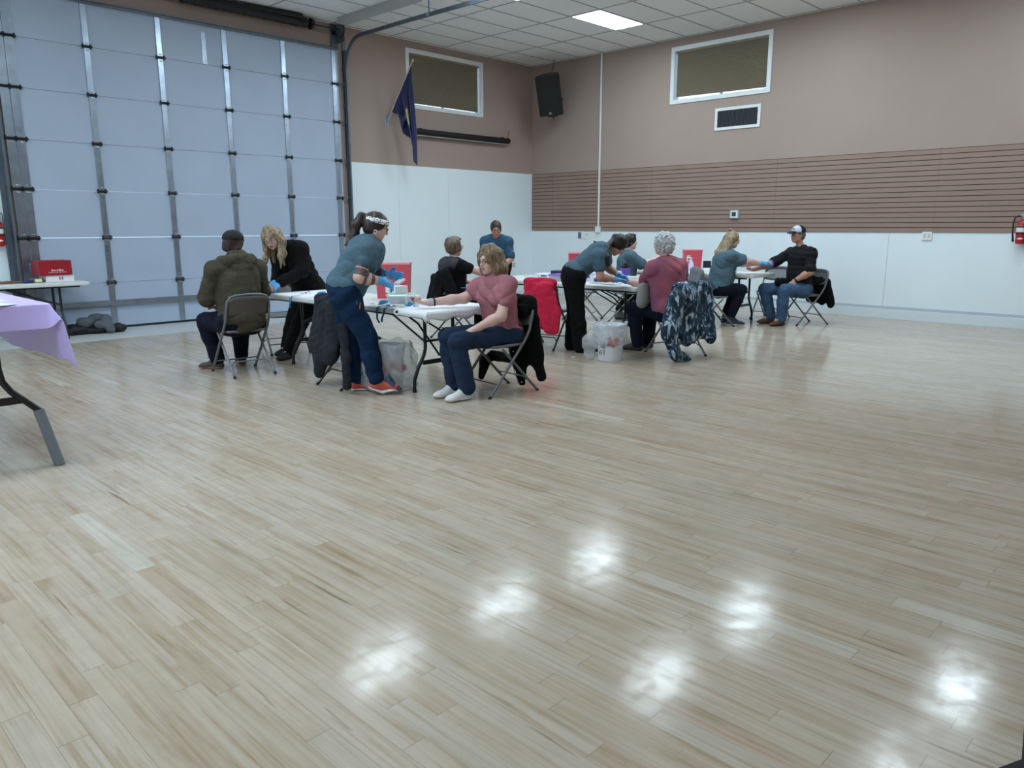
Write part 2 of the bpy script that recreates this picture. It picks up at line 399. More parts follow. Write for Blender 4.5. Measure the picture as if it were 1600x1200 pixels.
hd = MB().box((DX0, -.03, DZ+.2), (DX1, 0, DZ+.225)); hd.build('header_board', mat('dark_tan', S(150, 128, 112), .8), wback)
wr = wall_with_hole('y', YE, 0.2, 0, H, WR, 0, .2); wright = st('wall_right', wr, M_tan)
lp = MB()
ys = [0, -2.54, -5.08, -7.62, -10.16, -12.7, YF]
for a, b in zip(ys, ys[1:]): lp.box((-.01, b+.002, .195), (0, a-.002, 1.345), bev=.001)
lp.build('white_panel', M_white, wright)
sp = MB(); ys = [-.02, -.63, -3.17, -5.705, -8.24, -10.78, -13.3, YF]
for a, b in zip(ys, ys[1:]):
    sp.box((-.012, b, 1.345), (0, a, 2.565), 1)
    for i in range(16):
        z = 1.347+i*.0762; sp.box((-.022, b+.0012, z), (-.010, a-.0012, z+.0665), 0)
sp.build('slat_panel', [M_slat, M_dark], wright)
M_base = mat('white_baseboard', S(222, 232, 238), .4)
bb = MB().box((-.028, YF, 0), (0, 0, .15), bev=.003); st('baseboard_right', bb, M_base)
bb = MB().box((-.016, YF, .15), (0, 0, .197)); bb.build('ledge_strip', mat('grey_blue_strip', S(190, 202, 212), .5), wright)
wl = st('wall_left', MB().box((XL-.2, YE, 0), (XL, 0, H)), M_white)
# far end of the hall behind the camera
st('wall_front', MB().box((XL, YE-.2, 0), (0, YE, H)), M_tan)
mc = A(-10.579, -11.631, 0); mp_ = [mc+A(-.549, .242, 0), mc, at(1601, 1120, z=0), at(1601, 1120, z=0)+A(.7, -.35, 0), mc+A(.2, -1.0, 0), mc+A(-.75, -.65, 0)]
MB().add(mp_+[p+A(0, 0, .006) for p in mp_], [tuple(range(6))[::-1], tuple(range(6, 12))]+[(i, (i+1) % 6, 6+(i+1) % 6, 6+i) for i in range(6)]).build('floor_mat', M_rubber, None, label='black floor mat just entering the bottom right corner', cat='mat')
# windows with pleated blinds
def window(name, axis, q):
    a0, a1, z0, z1 = q; w = .075
    def P(u0, u1, t0, t1, w0, w1): return ((u0, t0, w0), (u1, t1, w1)) if axis == 'x' else ((t0, u0, w0), (t1, u1, w1))
    f = MB()
    o0, o1, p0, p1 = a0-.035, a1+.035, z0-.035, z1+.045
    f.box(*P(o0, o1, -.022, 0, p1-w, p1), bev=.003); f.box(*P(o0, o1, -.022, 0, p0, p0+w), bev=.003)
    f.box(*P(o0, o0+w, -.022, 0, p0+w, p1-w), bev=.003); f.box(*P(o1-w, o1, -.022, 0, p0+w, p1-w), bev=.003)
    # reveal and sash
    i0, i1, j0, j1 = o0+w, o1-w, p0+w, p1-w
    f.box(*P(i0-.03, i0, 0, .15, j0, j1)); f.box(*P(i1, i1+.03, 0, .15, j0, j1)); f.box(*P(i0, i1, 0, .15, j1, j1+.02)); f.box(*P(i0, i1, 0, .15, j0-.02, j0))
    for k in (0, .5, 1):
        c = i0+(i1-i0)*k; f.box(*P(max(i0, c-.025), min(i1, c+.025), .10, .14, j0, j1))
    o = f.build(name, M_trim); o['kind'] = 'structure'
    MB().box(*P(i0, i1, .115, .121, j0, j1)).build('pane', M_glass, o)
    # blind: horizontal pleats
    n = 44; zt, zb = j1-.03, j0+.022; P3 = []
    gap = .03
    for u in (i0+.006, i1-gap):
        r = []
        for i in range(2*n+1):
            z = zt+(zb-zt)*i/(2*n)+(.03*((u-i0)/(i1-i0))*(i/(2*n)) if axis == 'y' else 0); t = .035+(.012 if i % 2 else 0)
            r.append((u, t, z) if axis == 'x' else (t, u, z))
        P3.append(r)
    g = MB().grid(P3); bl = g.build('blind', M_blind, o, solid=.002)
    h = MB().box(*P(i0+.004, i1-.004, .02, .065, j1-.035, j1)); h.build('blind_rail', M_blind, bl)
    return o
window('window_1', 'x', WL); window('window_2', 'y', WR)
# ================================================================== GARAGE DOOR
door = empty('door_1', ((DX0+DX1)/2, 0, 0)); door['kind'] = 'structure'
zz = [.03, .665, 1.30, 1.938, 2.574, 3.216, 3.84, DZ]
for a, b in zip(zz, zz[1:]):
    MB().box((DX0+.02, -.035, a+.002), (DX1-.02, .04, b-.002), bev=.0012).build('door_section', M_doorp, door)
stx = [(-9.99, .105), (-9.875, .105), (-8.955, .078), (-7.975, .078), (-6.985, .078), (-5.995, .078), (-5.04, .085)]
for (x, w) in stx:
    q = MB()
    for a, b in zip(zz, zz[1:]):
        q.box((x-w/2, -.052, a+.004), (x+w/2, -.033, b-.004), bev=.004)
        for zc in (a+.045, b-.045):
            q.lathe([(.0, 0), (.012, 0), (.012, .006), (.0, .008)], (x, -.052, zc), 8, ax=(0, -1, 0)); q.lathe([(.0, 0), (.008, 0), (.008, .006), (.0, .008)], (x+.02, -.052, zc), 8, ax=(0, -1, 0))
    q.build('stile', M_galv, door)
MB().box((-7.34, -.041, 3.845), (-7.27, -.0345, 4.30), bev=.002).build('short_strip', M_galv, door)  # short galvanised strip on the top section only
for z in zz[1:-1]:
    for (x, w) in stx:
        h = MB().box((x-w/2-.012, -.066, z-.018), (x+w/2+.012, -.05, z+.018), bev=.003)
        h.tube([(x-w/2-.03, -.07, z), (x+w/2+.03, -.07, z)], .011, 8)
        h.box((x-w/2-.02, -.075, z-.03), (x-w/2-.004, -.045, z+.03)); h.box((x+w/2+.004, -.075, z-.03), (x+w/2+.02, -.045, z+.03))
        h.build('hinge', M_blackm, door)
    x = DX1+.02                                     # rollers at the right rail
    MB().tube([(x-.09, -.09, z), (x+.05, -.09, z)], .009, 8).lathe([(.0, 0), (.028, 0), (.028, .02), (0, .02)], (x+.03, -.09, z), 14, ax=(1, 0, 0)).build('roller', M_galvd, door)
MB().box((DX0+.03, -.10, .345), (DX1-.05, -.052, .36)).box((DX0+.03, -.10, .36), (DX1-.05, -.093, .405)).box((DX0+.03, -.075, .405), (DX1-.05, -.052, .41)).build('strut', M_galv, door)
MB().box((DX0+.02, -.075, DZ-.03), (DX1-.03, -.035, DZ-.022)).box((DX0+.02, -.075, DZ-.055), (DX1-.03, -.068, DZ-.01)).build('strut', M_galvd, door)
MB().box((DX0+.02, -.04, .004), (DX1-.02, .03, .035)).build('bottom_seal', M_rubber, door)
lk = MB().box((-9.96, -.075, .845), (-9.84, -.052, .965), bev=.006).box((-9.93, -.09, .87), (-9.87, -.07, .94), bev=.006); lk.tube([(-9.84, -.07, .9), (-9.78, -.08, .9)], .01)
lk.build('latch', M_galv, door)
MB().box((-8.99, -.075, 1.1), (-8.95, -.052, 1.19), bev=.004).build('latch', M_galvd, door)
# vertical angle + curved track each side
def track(x, sgn):
    o = empty('door_track', (x, -.12, 0), label='%s' % ('steel door track curving up to the ceiling right of the garage door' if sgn > 0 else 'steel door track at the left edge of the garage door'), cat='track')
    path = [(0, z) for z in np.linspace(.02, 4.05, 8)]
    for a in np.linspace(0, PI/2, 10)[1:]: path.append((-.45*(1-math.cos(a)), 4.05+.52*math.sin(a)))
    path += [(-1.7, 4.575), (-3.7, 4.56), (-6.2, 4.55)]
    v = []; prof = [(-.028, -.008), (.028, -.008), (.028, .012), (.022, .012), (.022, -.003), (-.022, -.003), (-.022, .012), (-.028, .012)]
    rows = []
    for i, (y, z) in enumerate(path):
        a, b = path[max(i-1, 0)], path[min(i+1, len(path)-1)]; tn = nrm((b[0]-a[0], b[1]-a[1])); nn = (-tn[1], tn[0])
        rows.append([(x+sgn*q[1], -.12+y+nn[0]*q[0], z+nn[1]*q[0]) for q in prof+prof[:1]])
    MB().grid(rows).build('rail', M_galvd, o, solid=.003)
    MB().box((x+sgn*.012, -.15, 0), (x+sgn*.018, -.01, 4.4)).box((x+sgn*.012, -.03, 0), (x+sgn*.075, -.012, 4.55)).build('angle', M_galvd, o)
    for z in (.5, 1.5, 2.5, 3.5, 4.1): MB().box((x-.01, -.14, z-.03), (x+sgn*.02, -.02, z+.03), bev=.003).build('bracket', M_galvd, o)
    for y in (-2.35, -5.2): MB().box((x+sgn*.01, y-.018, 4.56), (x+sgn*.016, y+.018, H)).box((x-.03, y-.02, 4.55), (x+.03, y+.02, 4.6)).build('hanger', M_galv, o)
    return o
track(DX1+.075, 1); track(DX0-.07, -1)
# boxed beam under the ceiling beside the track
b0 = MB().box((-5.20, -2.45, H-.10), (-5.04, -.45, H), bev=.004)
b0.build('trim_3', mat('grey_beam', S(176, 176, 174), .7))['kind'] = 'structure'
# torsion shaft, spring tube and end plate
sh = empty('spring_shaft', (-6.5, -.2, 4.7), label='black spring tube and thin shaft above the garage door', cat='door spring')
MB().tube([(-9.9, -.18, 4.69), (-4.88, -.18, 4.69)], .0125, 10).build('shaft', M_blackm, sh, smooth=True)
c = [(x, -.18+.002*math.sin(x*40), 4.69+.003*math.sin(x*23)) for x in np.linspace(-7.6, -5.62, 60)]
MB().tube(c, [.075+.004*math.sin(i*1.9) for i in range(60)], 20).build('spring', M_black, sh, smooth=True)
MB().tube([(-8.2, -.1, 4.74), (-5.75, -.28, 4.75)], .035, 12).build('cover_roll', M_black, sh, smooth=True)
for x in (-7.65, -5.55): MB().lathe([(.0, 0), (.085, 0), (.085, .04), (.05, .07), (0, .07)], (x, -.18, 4.69), 20, ax=(1, 0, 0)).build('cone', M_blackm, sh, smooth=True)
MB().lathe([(.0, 0), (.09, 0), (.09, .012), (.06, .02), (.06, .05), (.09, .06), (.09, .07), (0, .07)], (-5.0, -.18, 4.69), 24, ax=(1, 0, 0)).build('cable_drum', M_galvd, sh, smooth=True)
MB().box((-4.95, -.26, 4.5), (-4.94, 0, H), bev=.002).box((-5.06, -.03, 4.45), (-4.92, 0, H-.02)).build('end_plate', M_galvd, sh)
# ================================================================== CEILING LIGHTS
M_diff = mat('light_diffuser', (.9, .93, .95), .5, emis=((.74, .90, 1.), 12.5))
M_diff.node_tree.nodes['Principled BSDF'].inputs['Base Color'].default_value = (.3, .3, .3, 1)
xs = [-1.95, -4.44, -6.93, -9.42, -11.91, -14.4]; yl = [-3.51, -6.61, -9.71]
for i, x in enumerate(xs):
    for j, y in enumerate(yl):
        if (i, j) in ((2, 1), (3, 0), (2, 2), (3, 2)): continue  # far panels shine on the floor; unseen ones toward the camera light the foreground
        vis = {(0, 0): 'lit ceiling light panel wholly in view above the right wall window', (1, 0): 'lit ceiling light panel cut by the top edge of the photo'}.get((i, j))
        o = empty('ceiling_light', (x, y, H), label=vis or 'ceiling light panel out of view seen only as a shine on the floor', cat='ceiling light', group='ceiling light panels')
        f = MB(); a, b = .61, .30
        for q in (((-a, -b), (a, -b+.02)), ((-a, b-.02), (a, b)), ((-a, -b+.02), (-a+.02, b-.02)), ((a-.02, -b+.02), (a, b-.02))):
            f.box((x+q[0][0], y+q[0][1], H-.012), (x+q[1][0], y+q[1][1], H+.01))
        f.build('frame', M_trim, o)
        MB().box((x-a+.02, y-b+.02, H-.009), (x+a-.02, y+b-.02, H-.004)).build('diffuser', M_diff, o)
# ================================================================== WALL THINGS
# speaker in the corner
def pa_speaker():
    o = empty('wall_speaker', (-.5, -1.0, 4.05), label='black speaker hung tilted near the ceiling in the room corner', cat='speaker')
    ctr = A(-.52, -.985, 4.075); fwd = nrm(A(-.80, -.42, -.32)); side = nrm(np.cross(A(0, 0, 1), fwd)); side = -side; up = nrm(np.cross(fwd, side)) ; 
    if up[2] < 0: up = -up
    tilt = .06; up2 = nrm(up+side*tilt); side2 = nrm(np.cross(up2, fwd)); side2 = side2 if side2 @ side > 0 else -side2
    w, h, d = .235, .385, .19
    prof = [(-w, d), (w, d), (w*.98, d*.2), (w*.62, -d), (-w*.62, -d), (-w*.98, d*.2)]
    v = [ctr+side2*a+fwd*b+up2*z for z in (-h, h) for a, b in prof]; n = 6
    fs = [tuple(range(n))[::-1], tuple(range(n, 2*n))]+[(i, (i+1) % n, n+(i+1) % n, n+i) for i in range(n)]
    MB().add(v, fs).build('cabinet', M_black, o)
    g = MB().obox(ctr+fwd*(d+.008), (side2, up2, fwd), (w*.93, h*.95, .009), bev=.006); g.build('grille', mat('grille', S(14, 14, 16), .6, bump=(400, .8, .002)), o)
    MB().obox(ctr+fwd*(d+.019)-up2*h*.86, (side2, up2, fwd), (.022, .022, .003)).build('badge', mat('badge_grey', S(150, 152, 155), .4), o)
    MB().obox(ctr-up2*(h+.02), (side2, fwd, up2), (.10, .05, .03)).tube([ctr-up2*(h+.03), ctr-up2*(h+.09)], .018).build('bracket', M_blackm, o)
    MB().tube([ctr-fwd*d*.8, A(-.02, ctr[1]+.12, 4.05)], .02).build('bracket_arm', M_blackm, o); MB().tube([ctr+up2*h*.9-fwd*.05, A(-.3, -.84, 4.6), A(-.25, -.84, H-.002)], .006).build('hanging_cable', M_blackm, o)
pa_speaker()
# white conduit and box
o = empty('wall_conduit', (-.02, -1.9, 1.32), label='white vertical conduit running from the ceiling down to a small box', cat='conduit')
MB().box((-.045, -1.915, 1.43), (-.022, -1.885, H)).build('duct', M_trim, o); MB().box((-.075, -1.955, 1.315), (-.022, -1.845, 1.44), bev=.006).build('junction_box', M_trim, o)
o = empty('wall_outlet', (-.01, -1.55, 1.19), label='white wall outlet plate with a red mark beside the conduit box', cat='outlet')
MB().box((-.017, -1.63, 1.175), (-.0105, -1.46, 1.315), bev=.002).build('plate', M_trim, o)
for y in (-1.585, -1.51): MB().box((-.02, y-.017, 1.21), (-.016, y+.017, 1.285), bev=.001).build('socket', M_wht, o)
MB().box((-.022, -1.60, 1.265), (-.0195, -1.56, 1.28)).build('red_mark', M_red, o)
o = MB().box((-.02, -1.43, 1.19), (-.0105, -1.35, 1.32), bev=.003).build('grey_wall_plate', M_galvd, None, label='small grey metal wall plate left of the white outlet', cat='wall plate')
o = empty('wall_outlet', (-.01, -8.17, 1.23), label='double white outlet plate under the slatwall near the red extinguisher', cat='outlet')
MB().box((-.03, -8.24, 1.232), (-.0105, -8.10, 1.358), bev=.003).build('plate', M_wht, o)
for y in (-8.20, -8.14): MB().box((-.033, y-.017, 1.26), (-.029, y+.017, 1.33), bev=.001).build('socket', mat('socket_grey', S(205, 208, 212), .4), o)
# thermostat
o = empty('thermostat', (-.03, -4.97, 1.57), label='white square thermostat with dark display on the brown slats', cat='thermostat')
MB().box((-.06, -5.055, 1.575), (-.0115, -4.885, 1.725), bev=.006).build('guard', mat('clear_guard', S(175, 182, 186), .25), o)
MB().box((-.07, -5.035, 1.59), (-.058, -4.905, 1.71), bev=.004).build('body', M_wht, o)
MB().box((-.073, -5.01, 1.615), (-.0695, -4.93, 1.69)).build('display', mat('lcd', S(60, 74, 72), .2), o)
# vent
o = empty('air_vent', (-.01, -4.9, 3.12), label='white framed air vent with dark slots below the right wall window', cat='vent')
f = MB(); y0, y1, z0, z1, w = -5.335, -4.465, 3.12, 3.50, .05
f.box((-.02, y0, z0), (0, y1, z0+w), bev=.003).box((-.02, y0, z1-w), (0, y1, z1), bev=.003).box((-.02, y0, z0+w), (0, y0+w, z1-w), bev=.003).box((-.02, y1-w, z0+w), (0, y1, z1-w), bev=.003)
f.build('frame', M_trim, o)
MB().box((-.004, y0+w, z0+w), (-.001, y1-w, z1-w)).build('backing', mat('vent_dark', S(38, 42, 46), .8), o)
s_ = MB()
for i in range(30):
    y = y0+w+.012+i*(y1-y0-2*w-.02)/29; s_.obox(A(-.012, y, (z0+z1)/2), ((.8, .6, 0), (-.6, .8, 0), (0, 0, 1)), (.008, .0015, (z1-z0)/2-w))
s_.build('louvers', mat('louver', S(108, 114, 118), .5, metal=.3), o)
# projector screen case on the back wall
o = empty('projector_screen', (-2.1, -.12, 3.12), label='black rolled up projector screen case mounted under the left window', cat='projector screen')
MB().tube([(-3.36, -.1, 3.205), (-.86, -.1, 3.205)], .05, 20).build('case', M_black, o, smooth=True)
MB().box((-3.33, -.135, 3.125), (-.90, -.075, 3.135)).build('bottom_bar', mat('screen_bar', S(170, 172, 170), .5), o)
MB().box((-3.33, -.125, 3.135), (-.90, -.085, 3.16)).build('case_lip', M_black, o)
for x in (-3.37, -.86): MB().lathe([(0, 0), (.056, 0), (.056, .02), (0, .02)], (x, -.1, 3.205), 20, ax=(1, 0, 0)).build('end_cap', M_black, o, smooth=True)
for x in (-3.2, -1.0): MB().box((x-.02, -.1, 3.22), (x+.02, -.001, 3.27)).build('bracket', M_blackm, o)
MB().tube([(-2.1, -.1, 3.12), (-2.08, -.1, 3.10), (-2.05, -.1, 3.12)], .003).build('pull_loop', M_galv, o)
MB().tube([(-.87, -.1, 3.25), (-.75, -.02, 3.42)], .006).build('brace', M_galvd, o)
# flag
o = empty('wall_flag', (-3.93, -.02, 3.33), label='navy flag with pale emblem hanging from a slanted pole on the back wall', cat='flag')
pb, pt = A(-3.93, -.03, 3.34), A(-3.80, -.62, 4.29)
MB().tube([pb, pt], .013, 12).build('pole', mat('flag_pole', S(190, 178, 160), .4), o, smooth=True)
MB().lathe([(0, 0), (.02, 0), (.028, .02), (.02, .045), (0, .06)], pt, 14, ax=nrm(pt-pb)).build('finial', mat('finial', S(205, 190, 150), .3), o, smooth=True)
MB().box((-3.975, -.012, 3.24), (-3.885, 0, 3.40), bev=.004).tube([pb-A(0, -.02, .03), lerp(pb, pt, .16)], .022).build('bracket', M_galv, o)
def flag():
    a0 = lerp(pb, pt, .17); a1 = lerp(pb, pt, .96); nu, nv = 60, 70; P = []; C = []
    for i in range(nu+1):
        u = i/nu; s0 = lerp(a0, a1, u); row = []
        # cloth falls from the pole and gathers to a narrow tail
        L = .16+1.62*u**.9; endx = lerp(a1, a0, .5); end = A(-3.69, -.44, s0[2]-L*.98)
        end[2] = max(end[2], 2.44+.10*abs(math.sin(u*7.5))+(1-u)*.38)
        for j in range(nv+1):
            v = j/nv; p = lerp(s0, end, v); g = v*(1-.15*v)
            tx = lerp(s0, A(-3.70+.26*(u-.5), -.47+.07*math.sin(9*u), p[2]), min(1, 1.0*g)**1.25) if v > 0 else s0
            p[0], p[1] = tx[0], tx[1]
            a = .05*min(1, 2.2*v)
            p[0] += a*math.sin(17*u+2.5*v+.4)*.9+.02*math.sin(31*u+4*v)*v; p[1] += a*math.cos(15*u+3.1*v)*1.1
            row.append(p); C.append((u, v))
        P.append(row)
    m = MB().grid(P); fo = m.build('cloth', mat('flag_cloth', (1, 1, 1), .75, vc=True, sheen=.3), o, smooth=2, solid=.004)
    ca = fo.data.color_attributes.new('Col', 'FLOAT_COLOR', 'POINT'); navy, gold, pale = S(22, 32, 84), S(190, 168, 84), S(188, 192, 186)
    for i, (u, v) in enumerate(C):
        c = navy; e = ((u-.55)/.16)**2+((v-.50)/.13)**2
        if e < 1: c = pale if (math.sin(40*u)+math.sin(33*v+2)) > -.2 else gold
        if .9 < e < 1.35: c = gold if math.sin(60*(u+v)) > 0 else navy
        ca.data[i].color = (*c, 1)
flag()
# fire extinguishers
def extinguisher(c, nrm_, lab):
    """c: wall point at the foot of the cylinder, nrm_: into the room"""
    n = nrm(nrm_); t = np.cross(A(0, 0, 1), n); c = np.array(c, float)
    o = empty('fire_extinguisher', c+n*.08, label=lab, cat='fire extinguisher')
    p = c+n*.085
    MB().lathe([(0, 0), (.05, 0), (.066, .012), (.068, .03), (.068, .27), (.06, .30), (.035, .325), (.022, .34), (0, .34)], p, 28).build('cylinder', M_red, o, smooth=True)
    MB().lathe([(0, 0), (.018, 0), (.018, .03), (.028, .035), (.028, .05), (0, .052)], p+A(0, 0, .34), 16).obox(p+A(0, 0, .405)+t*.02, (t, n, (0, 0, 1)), (.06, .012, .007), bev=.003).obox(p+A(0, 0, .38)+t*.03, (nrm(t+A(0, 0, -.25)), n, (0, 0, 1)), (.055, .009, .005)).build('valve', M_galv, o, smooth=True)
    q = [p+A(0, 0, .37)-t*.02, p+A(0, 0, .385)-t*.06, p+A(0, 0, .36)-t*.10, p+A(0, 0, .28)-t*.115, p+A(0, 0, .18)-t*.112, p+A(0, 0, .06)-t*.098, p+A(0, 0, .03)-t*.093]
    h = MB().tube(q, [.009]*5+[.014, .017], 10); h.build('hose', M_rubber, o, smooth=True)
    MB().lathe([(.0695, 0), (.0695, .085), (.0685, .085), (.0685, 0)], p+A(0, 0, .165), 28).build('label', mat('ext_label', S(228, 230, 232), .5), o, smooth=True)
    MB().lathe([(.0705, 0), (.0705, .022), (.0695, .022), (.0695, 0)], p+A(0, 0, .225), 28).build('label_band', M_black, o, smooth=True)
    MB().lathe([(.071, 0), (.071, .016), (.069, .016), (.069, 0)], p+A(0, 0, .135), 28).obox(c+n*.012+A(0, 0, .16), (t, n, (0, 0, 1)), (.03, .011, .15)).build('wall_strap', M_black, o, smooth=True)
    d = [p+n*.0695+A(0, 0, .075)+q for q in (t*.045, A(0, 0, .014), -t*.045, A(0, 0, -.014))]
    MB().add(d+[x+n*.0015 for x in d], [(0, 1, 2, 3), (7, 6, 5, 4), (0, 4, 5, 1), (1, 5, 6, 2), (2, 6, 7, 3), (3, 7, 4, 0)]).build('diamond_mark', M_wht, o)
extinguisher((-.01, -9.405, 1.195), (-1, 0, 0), 'red fire extinguisher on the right wall at the edge of the photo')
extinguisher((-10.285, -.012, 1.20), (0, -1, 0), 'red fire extinguisher at the far left beside the garage door')
MB().tube([(-10.19, -.03, 1.0), (-10.19, -.03, 1.6)], .006).tube([(-10.42, -.02, 1.62), (-10.2, -.03, 1.63), (-10.19, -.03, 1.6), (-10.185, -.03, 0.05)], .006).build('wall_cable', M_galvd, None, label='thin grey cable down the white wall left of garage door', cat='cable')
# ================================================================== TABLES
M_top = mat('table_plastic', S(222, 224, 222), .45, var=(60, .03), bump=(120, .15, .0008))
M_under = mat('table_under', S(150, 152, 154), .6)
def table(name, x0, x1, y0, y1, z, label, group='folding tables', risers=False, splay=.10):
    """long side along Y"""
    o = empty(name, ((x0+x1)/2, (y0+y1)/2, 0), label=label, cat='table', group=group)
    def rr(ins, zz_):
        r = .06; q = []
        for cx, cy, a in ((x1-ins-r, y1-ins-r, 0), (x0+ins+r, y1-ins-r, 1), (x0+ins+r, y0+ins+r, 2), (x1-ins-r, y0+ins+r, 3)):
            for k in range(7):
                t_ = PI/2*(a+k/6); q.append((cx+r*math.cos(t_), cy+r*math.sin(t_), zz_))
        return q
    rings = [rr(.03, z-.05), rr(.004, z-.047), rr(0, z-.04), rr(0, z-.012), rr(.004, z-.004), rr(.012, z)]; n = len(rings[0]); v = [p for r in rings for p in r]
    f = [tuple(range(n))[::-1], tuple(range((len(rings)-1)*n, len(rings)*n))]+[(i*n+k, i*n+(k+1) % n, (i+1)*n+(k+1) % n, (i+1)*n+k) for i in range(len(rings)-1) for k in range(n)]
    MB().add(v, f).build('tabletop', M_top, o)
    MB().box((x0+.06, y0+.12, z-.07), (x0+.085, y1-.12, z-.045)).box((x1-.085, y0+.12, z-.07), (x1-.06, y1-.12, z-.045)).build('frame_rail', M_blackm, o)
    cx = (x0+x1)/2; W = (x1-x0)/2
    for y, sy in ((y0+.32, 1), (y1-.32, -1)):
        for sx in (-1, 1):
            xt = cx+sx*(W-.23); zb = .012
            pts = [(xt, y, z-.055), (xt, y, .40)]+[(xt+sx*.16*(1-math.cos(a))*.5, y, .40-.11*a) for a in np.linspace(.2, PI/2, 5)]+[(cx+sx*(W-splay), y, .11), (cx+sx*(W-splay+.005), y, zb)]
            lg = MB().tube(pts, .016, 12).build('leg', M_blackm, o, smooth=True)
            MB().tube([(pts[-1][0], y, 0), (pts[-1][0], y, .035)], .0185, 12).build('foot_cap', M_rubber, lg)
            # slanted brace to the middle
        MB().box((cx-W+.20, y-.008, .235), (cx+W-.20, y+.008, .275), bev=.003).build('crossbar', M_blackm, o)
        MB().tube([(cx, y, .30), (cx, y+sy*.30, z-.18), (cx, y+sy*.62, z-.055)], .010, 8).tube([(cx-W+.23, y, z-.30), (cx+W-.23, y, z-.30)], .011, 8).build('brace', M_blackm, o)
        for sx in (-1, 1): MB().tube([(cx+sx*(W-.23), y+sy*.01, z-.30), (cx+sx*.10, y+sy*.66, z-.055)], .009, 8).build('brace', M_blackm, o)
    return o
TZ = .745
table('folding_table', -8.81, -8.02, -6.96, -4.26, TZ, 'white folding table nearest the camera between the tattooed nurse and pink topped woman')
table('folding_table', -5.46, -4.67, -6.71, -4.10, TZ, 'white folding table in the middle with the purple lidded tray on it')
table('folding_table', -2.40, -1.61, -6.58, -4.05, TZ, 'white folding table farthest right between the cap man and blonde nurse')
# far-left table runs along the door
def table_x(name, x0, x1, y0, y1, z, label):
    o = table(name, y0, y1, x0, x1, z, label)          # built turned, then rotated a quarter turn about the origin
    o.location = (-(o.location.y), o.location.x, 0); o.rotation_euler = (0, 0, PI/2); return o
tt = table('folding_table', -.84, -.08, 9.47, 11.9, TZ, 'white folding table by the garage door carrying red and white boxes')
# built at (x'=y, y'=-x): rotate by +90 deg  (x,y)->(-y,x)
tt.rotation_euler = (0, 0, PI/2); tt.location = (-(9.47+11.9)/2, (-.84-.08)/2, 0)
# draped table at the far left
PZ = 1.0; px0, px1, py0, py1 = -13.3, -11.53, -6.72, -4.1
def purple_table():
    o = empty('raised_folding_table', (-11.93, -5.4, 0), label='raised folding table with grey sleeved leg under the lavender cloth', cat='table')
    x0, x1, y0, y1, z = -12.32, -11.55, -6.70, -4.2, PZ-.006
    MB().box((x0, y0, z-.045), (x1, y1, z), bev=.012).build('tabletop', M_top, o)
    cx = (x0+x1)/2
    for y in (y0+.10, y1-.32):
        for s in (-1, 1):
            xt = cx+s*.12
            pts = [(xt, y, z-.04), (xt, y, .62), (xt+s*.012, y, .54), (xt+s*.05, y-.01, .475), (xt+s*.115, y-.03, .41), (xt+s*.19, y-.05, .33)]
            MB().tube(pts, .02, 14).build('leg', M_blackm, o, smooth=True)
            MB().tube([(xt+s*.172, y-.045, .352), (xt+s*.235, y-.11, .0)], .031, 18).build('riser_sleeve', mat('grey_pipe', S(118, 126, 134), .4), o, smooth=True)
        MB().box((cx-.23, y-.03, .40), (cx+.23, y-.005, .445), bev=.004).build('crossbar', M_blackm, o)
purple_table()
def purple_cloth():
    z = PZ; x1, y0, x0, y1 = -11.53, -6.72, -12.34, -4.18
    M = mat('lavender_plastic', S(204, 186, 246), .42, bump=(6, .3, .01), var=(2, .03))
    # one sheet: a grid whose margins fall over the edges
    us = [-.3, -.2, -.1, 0]+list(np.linspace(.08, .81-.08, 8))+[.81, .81+.004, .81+.07, .81+.16, .81+.25, .81+.36]
    vs_ = [-.15, -.10, -.05, -.004, 0]+list(np.linspace(.1, 2.44, 12))+[2.54, 2.6, 2.7, 2.8]
    P = []
    for u in us:
        row = []
        for v in vs_:
            du = max(0, u-.81); du0 = max(0, -u); dv = max(0, -v); dv1 = max(0, v-2.54)
            x = x0+min(max(u, 0), .81); y = y0+min(max(v, 0), 2.54); zz_ = z
            d = max(du, du0)+max(dv, dv1)
            if du and dv:      # loose corner swings out
                k = du/.36; x += .05*k+.03*dv/.15; y -= .10*dv/.15+.03*k; zz_ = z-(du*.95+dv*.45)
            else:
                zz_ = z-d; x += (.02+.03*math.sin(v*5))*du/.36-.01*du0+(0 if not dv else .0); y -= (.02+.015*math.sin(u*9))*dv/.15
            row.append((x, y, zz_+.002))
        P.append(row)
    ob = MB().grid(P).build('lavender_tablecloth', M, None, smooth=2, solid=.0015, sub=2, label='lavender plastic cloth draped over the table cut by the left edge', cat='tablecloth')
purple_cloth()
c0 = at(8, 471, z=PZ+.004)
for i, (dx, dy, a) in enumerate(((0, 0, .1), (-.12, .35, -.15), (-.05, -.33, .3))):
    q = MB().obox(c0+A(dx-.1, dy+.15, .001*i), ((math.cos(a), math.sin(a), 0), (-math.sin(a), math.cos(a), 0), (0, 0, 1)), (.11, .145, .0008)).build('paper_sheet', M_wht, None, cat='paper', group='papers on the lavender cloth', label=('white printed sheet on the lavender cloth closest to its front edge', 'white printed sheet farthest back on the lavender cloth', 'white printed sheet at the far left edge of the lavender cloth')[(0, 1, 2)[i]])
